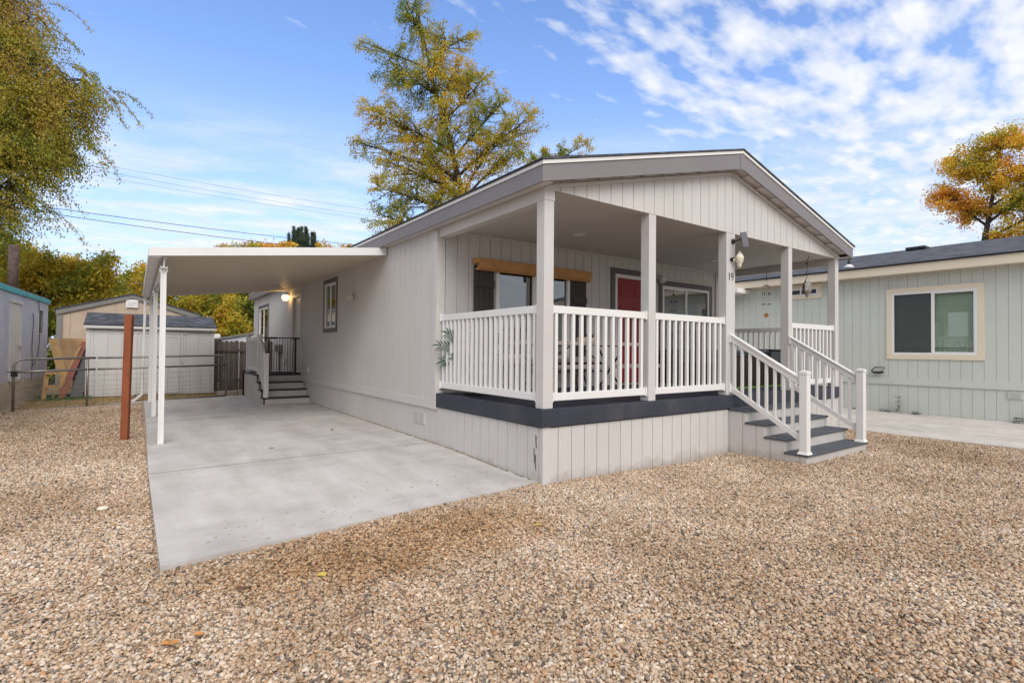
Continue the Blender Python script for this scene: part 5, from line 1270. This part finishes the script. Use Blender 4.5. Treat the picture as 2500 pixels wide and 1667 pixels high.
# orange trees farther, behind the tan building
for i, (bx, by_, s_, lab) in enumerate(((-6.6, 38, 1.0, 'amber tree farther back right of the trailer'), (-3.4, 41, 1.05, 'amber orange tree directly behind the vented gable'), (-9.3, 40, 1.1, 'orange brown tree half hidden behind the low yellow green tree'))):
    make_tree('amber_tree', lab, (bx, by_, 0), YAW, [(0, 0, 0), (0, 0, 3*s_), (.1, 0, 6.2*s_)],
        [(-1.2, 0, 4.6*s_, 1.5, 1.5, 1.3, 1), (1.1, 0, 4.5*s_, 1.5, 1.5, 1.3, 1), (0, 0, 5.9*s_, 1.4, 1.4, 1.1, 1), (0, 0, 3.2*s_, 2.3, 1.5, 1.5, 1.0)], 'leaf_gold', 15000, .20, tr=.2, twigs=26, clump=.3)
# dense hedge of trees seen under the carport
for i, (bx, by_, m_, s_, lab) in enumerate(((-2.4, 27, 'leaf_gold', 1.0, 'golden tree seen under the left part of the carport roof'), (-.6, 25.5, 'leaf_gold', .8, 'orange yellow bushy tree seen between shed and fence'), (.9, 27.5, 'leaf_gold', 1.1, 'olive gold tree behind the fence under the carport roof'), (2.6, 26, 'leaf_dark', 1.15, 'dark green leafy tree behind the rear corner of the house'), (.6, 29, 'leaf_dark', 1.2, 'deep green tree farther back under the carport roof'))):
    make_tree('garden_tree', lab, (bx, by_, 0), YAW, [(0, 0, 0), (0, 0, 1.6*s_), (.1, 0, 4.6*s_)],
        [(-.8, 0, 3.4*s_, 1.3, 1.2, 1.1, 1), (.8, 0, 3.3*s_, 1.3, 1.2, 1.1, 1), (0, 0, 4.6*s_, 1.3, 1.2, 1.0, 1), (0, 0, 2.1*s_, 1.7, 1.2, 1.0, 1.0), (0, 0, 1.0*s_, 1.6, 1.2, .8, .7)], m_, 16000, .16, tr=.15, twigs=26, clump=.26)
make_tree('garden_tree', 'dark leafy bush in the gap between the blue trailer and tan building', (-7.2, 21.5, 0), YAW, [(0, 0, 0), (0, 0, 1.2), (.1, 0, 3)],
    [(-.5, 0, 2.6, 1.0, .9, .9, 1), (.7, 0, 2.3, .9, .9, .9, 1), (0, 0, 1.2, 1.3, .9, .9, 1), (.9, 0, .8, .8, .8, .7, .7)], 'leaf_dark', 9000, .14, tr=.1, twigs=24, clump=.2)
# crowns just above the carport roof
for bx, by_, h_, m_, lab in ((2.0, 34, 8.2, 'leaf_gold', 'pale orange tree top just above the carport roof'), (4.0, 33, 8.2, 'leaf_orange', 'rusty tree top just left of the pine')):
    make_tree('autumn_tree', lab, (bx, by_, 0), YAW, [(0, 0, 0), (0, 0, 4), (0, 0, h_)],
        [(-.7, 0, h_-.5, 1.0, 1, .75, 1), (.7, 0, h_-.5, 1.0, 1, .8, 1), (0, 0, h_-1.6, 1.8, 1.2, 1.3, 1)], m_, 9000, .17, tr=.16, twigs=30, clump=.2)
t = make_tree('bare_tree', 'nearly bare tree with few brown leaves right of the pine top', (7.6, 33, 0), YAW, [(0, 0, 0), (0, 0, 4), (0, 0, 8.6)],
        [(-.6, 0, 8.4, .7, .7, .8, 1), (.9, 0, 8.5, .7, .7, .9, 1)], 'leaf_orange', 900, .17, tr=.1, twigs=10, clump=.12)
# pine
pt = thing('pine_tree', 'dark green pine top behind the carport roof', 'tree', (7.25, 40, 0), 0, 'trees around the homes')
MB().tube([(7.25, 40, 0), (7.25, 40, 10.4)], [.22, .04], 8).build('trunk', 'bark', pt)
q = []; wq = MB()
for k in range(110):
    z = R.uniform(6.8, 10.5); a = R.uniform(0, 6.28); r_ = R.uniform(.2, 1)*max(.5, (11.4-z)*.75); bx, by_ = 7.25, 40
    e = Vector((bx+math.cos(a)*r_, by_+math.sin(a)*r_, z+.2)); e2 = e+Vector((0, 0, R.uniform(.35, .75)))
    wq.tube([(bx, by_, z-.4), tuple(e), tuple(e2)], .015, 4)
    for _ in range(520):
        u_ = RN.uniform(-.4, 1); p = np.array(e.lerp(e2, u_))+RN.normal(size=3)*.05; q.append((p, RN.normal(size=3)+np.array([0, 0, .9])))
wq.build('branches', 'bark', pt)
m = len(q); P0 = np.array([a for a, b in q]); D = np.array([b for a, b in q]); D /= np.linalg.norm(D, axis=1)[:, None]; S_ = np.cross(D, RN.normal(size=(m, 3))); S_ /= np.linalg.norm(S_, axis=1)[:, None]
V = np.stack([P0-S_*.016, P0+S_*.016, P0+D*.2+S_*.004], 1).reshape(-1, 3)
me = bpy.data.meshes.new('needles'); me.from_pydata(V.tolist(), [], [(3*i, 3*i+1, 3*i+2) for i in range(m)])
at = me.attributes.new('tone', 'FLOAT', 'POINT'); at.data.foreach_set('value', np.repeat(RN.uniform(0, 1, m), 3).astype(np.float32)); me.materials.append(M['needle'])
o = bpy.data.objects.new('needles', me); COL.objects.link(o); o.parent = pt; o.matrix_parent_inverse = world_of(pt).inverted()
# small tree tops right of the central tree, above the ridge
make_tree('brown_topped_tree', 'thin brownish tree tops poking above the house roof', (21.2, 25.5, 0), YAW, [(0, 0, 0), (0, 0, 7), (.2, 0, 16)],
    [(-1.3, 0, 15.4, .9, .9, 1.0, 1), (-.3, 0, 15.9, .7, .7, 1.1, .7), (1.0, 0, 16.1, .8, .8, 1.0, .8), (2.6, 0, 16.9, .8, .7, .9, .6), (.6, 0, 14.0, 2.6, 1.5, 1.4, 1.2)],
    'leaf_mid', 5200, .15, tr=.14, twigs=20, clump=.14)
# orange tree above the green house
make_tree('orange_tree', 'bright orange and green tree above the green house roof', (31.5, 2.6, 0), -1.36,
    [(0, 0, 0), (-.3, 0, 4), (-.5, 0, 7), (-.2, 0, 9), (.2, 0, 12.5)],
    [(-1.2, 0, 11.2, 1.3, 1.3, 1.0, 1), (.3, 0, 12.0, 1.5, 1.5, 1.0, 1.1), (-1.9, 0, 9.7, 1.0, 1.2, .9, .8), (.1, 0, 10.4, 1.6, 1.6, 1.1, 1.1), (1.9, 0, 10.9, 1.4, 1.4, 1.3, 1), (-.9, 0, 8.8, 1.1, 1.2, .8, .8), (1.0, 0, 8.9, 1.4, 1.4, 1.0, 1.0), (2.3, 0, 8.6, 1.3, 1.3, 1.2, .9), (.6, 0, 7.4, 1.2, 1.2, .9, .7), (2.0, 0, 7.1, 1.2, 1.2, .9, .8), (3.6, 0, 11, 1.2, 1.3, 1.6, .8), (3.6, 0, 8.3, 1.2, 1.3, 1.6, .8)],
    'leaf_orange', 46000, .13, tr=.24, twigs=36, clump=.18)
# things seen only in the window reflections are left out

# ------------------------------------------------------------------ sky
w = bpy.data.worlds.new('World'); sc.world = w; w.use_nodes = True; nt = w.node_tree; nt.nodes.clear()
out = nt.nodes.new('ShaderNodeOutputWorld'); bg = nt.nodes.new('ShaderNodeBackground')
SUN_EL, SUN_AZ = math.radians(40), math.radians(197)   # azimuth measured from +Y clockwise: behind the camera, left
sky = nt.nodes.new('ShaderNodeTexSky'); sky.sky_type = 'NISHITA'; sky.sun_disc = False
sky.sun_elevation = SUN_EL; sky.sun_rotation = SUN_AZ; sky.air_density = 1.0; sky.dust_density = .6; sky.ozone_density = 1.4
tc = nt.nodes.new('ShaderNodeTexCoord'); sep = nt.nodes.new('ShaderNodeSeparateXYZ'); nt.links.new(tc.outputs['Generated'], sep.inputs[0])
X, Y, Z = sep.outputs
zc = math_(nt, 'MAXIMUM', Z, .02)
cy_, sy_ = math.cos(YAW), math.sin(YAW)
# cloud deck coordinates: flat layer overhead, axes turned so the bands run the right way
def lin(a, b): return math_(nt, 'ADD', math_(nt, 'MULTIPLY', X, a), math_(nt, 'MULTIPLY', Y, b))
qr = math_(nt, 'DIVIDE', lin(cy_, sy_), math_(nt, 'ADD', zc, .02)); qf = math_(nt, 'DIVIDE', lin(-sy_, cy_), math_(nt, 'ADD', zc, .02))
def comb(a, b, c=0.0):
    n = nt.nodes.new('ShaderNodeCombineXYZ')
    for i, v in enumerate((a, b, c)):
        if isinstance(v, (int, float)): n.inputs[i].default_value = v
        else: nt.links.new(v, n.inputs[i])
    return n.outputs[0]
def rotq(a, sx_, sy2):
    ca, sa = math.cos(a), math.sin(a)
    u = math_(nt, 'ADD', math_(nt, 'MULTIPLY', qr, ca*sx_), math_(nt, 'MULTIPLY', qf, sa*sx_))
    v = math_(nt, 'ADD', math_(nt, 'MULTIPLY', qr, -sa*sy2), math_(nt, 'MULTIPLY', qf, ca*sy2))
    return comb(u, v)
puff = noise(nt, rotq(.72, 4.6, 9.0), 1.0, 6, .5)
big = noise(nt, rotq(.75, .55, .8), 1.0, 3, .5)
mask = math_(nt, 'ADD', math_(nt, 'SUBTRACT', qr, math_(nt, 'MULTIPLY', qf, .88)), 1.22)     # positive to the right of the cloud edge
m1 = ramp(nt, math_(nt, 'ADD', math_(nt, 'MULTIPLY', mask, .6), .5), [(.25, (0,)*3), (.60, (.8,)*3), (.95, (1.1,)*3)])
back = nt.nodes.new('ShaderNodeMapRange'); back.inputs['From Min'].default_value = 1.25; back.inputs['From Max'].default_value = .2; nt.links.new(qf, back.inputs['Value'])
m1 = math_(nt, 'ADD', m1, math_(nt, 'MULTIPLY', back.outputs[0], 1.1))  # unseen cloud added overhead and behind camera to brighten and neutralise ambient light
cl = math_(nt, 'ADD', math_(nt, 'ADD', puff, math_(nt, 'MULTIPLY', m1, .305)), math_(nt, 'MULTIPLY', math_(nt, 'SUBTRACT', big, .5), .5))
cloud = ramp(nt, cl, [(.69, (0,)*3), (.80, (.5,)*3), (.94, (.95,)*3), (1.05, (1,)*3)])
# thin veil low on the left
veil = noise(nt, rotq(.1, 1.3, 2.4), 1.0, 7, .6)
band = ramp(nt, Z, [(.05, (.5,)*3), (.13, (1,)*3), (.24, (1,)*3), (.40, (0,)*3)])
vl = math_(nt, 'MULTIPLY', ramp(nt, veil, [(.40, (0,)*3), (.64, (.9,)*3)]), band)
cf = math_(nt, 'MAXIMUM', cloud, vl)
haze = ramp(nt, Z, [(.0, (.92,)*3), (.10, (.72,)*3), (.25, (.42,)*3), (.45, (.14,)*3), (.7, (0,)*3)])
skyc = mixc(nt, 1.0, sky.outputs[0], (1.25, 1.62, 2.2, 1), 'MULTIPLY')
skyc = mixc(nt, haze, skyc, (6.0, 6.9, 8.4, 1))
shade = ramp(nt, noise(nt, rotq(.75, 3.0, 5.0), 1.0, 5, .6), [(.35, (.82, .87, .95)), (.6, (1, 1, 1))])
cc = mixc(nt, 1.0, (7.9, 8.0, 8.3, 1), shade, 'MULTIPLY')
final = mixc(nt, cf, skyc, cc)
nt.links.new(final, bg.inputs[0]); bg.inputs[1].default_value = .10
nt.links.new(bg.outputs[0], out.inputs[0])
ld = bpy.data.lights.new('sun', 'SUN'); ld.energy = 2.0; ld.angle = math.radians(40); ld.color = (1, .95, .89)
lo = bpy.data.objects.new('sun', ld); COL.objects.link(lo)
sd_ = Vector((math.sin(SUN_AZ)*math.cos(SUN_EL), math.cos(SUN_AZ)*math.cos(SUN_EL), math.sin(SUN_EL)))
lo.rotation_euler = (-sd_).to_track_quat('-Z', 'Y').to_euler()

# ------------------------------------------------------------------ camera
cam = bpy.data.cameras.new('camera'); co = bpy.data.objects.new('camera', cam); COL.objects.link(co); sc.camera = co
cam.sensor_width = 36; cam.sensor_fit = 'HORIZONTAL'; cam.lens = 1277.334/2500*36; cam.clip_end = 2000; cam.clip_start = .05
yaw, pit, rol = -.6238210, .0156211, .0085212
Fv = Vector((-math.sin(yaw)*math.cos(pit), math.cos(yaw)*math.cos(pit), math.sin(pit))); Rv = Vector((math.cos(yaw), math.sin(yaw), 0)); Uv = Rv.cross(Fv)
R2 = Rv*math.cos(rol)+Uv*math.sin(rol); U2 = -Rv*math.sin(rol)+Uv*math.cos(rol)
mw = Matrix((R2, U2, -Fv)).transposed().to_4x4(); mw.translation = (-3.658984, -4.487472, 1.4684)
co.matrix_world = mw
vs = sc.view_settings; vs.view_transform = 'Standard'; vs.look = 'None'; vs.gamma = 1; vs.exposure = .33
sc.render.engine = 'CYCLES'
sc.cycles.max_bounces = 8; sc.cycles.transparent_max_bounces = 12
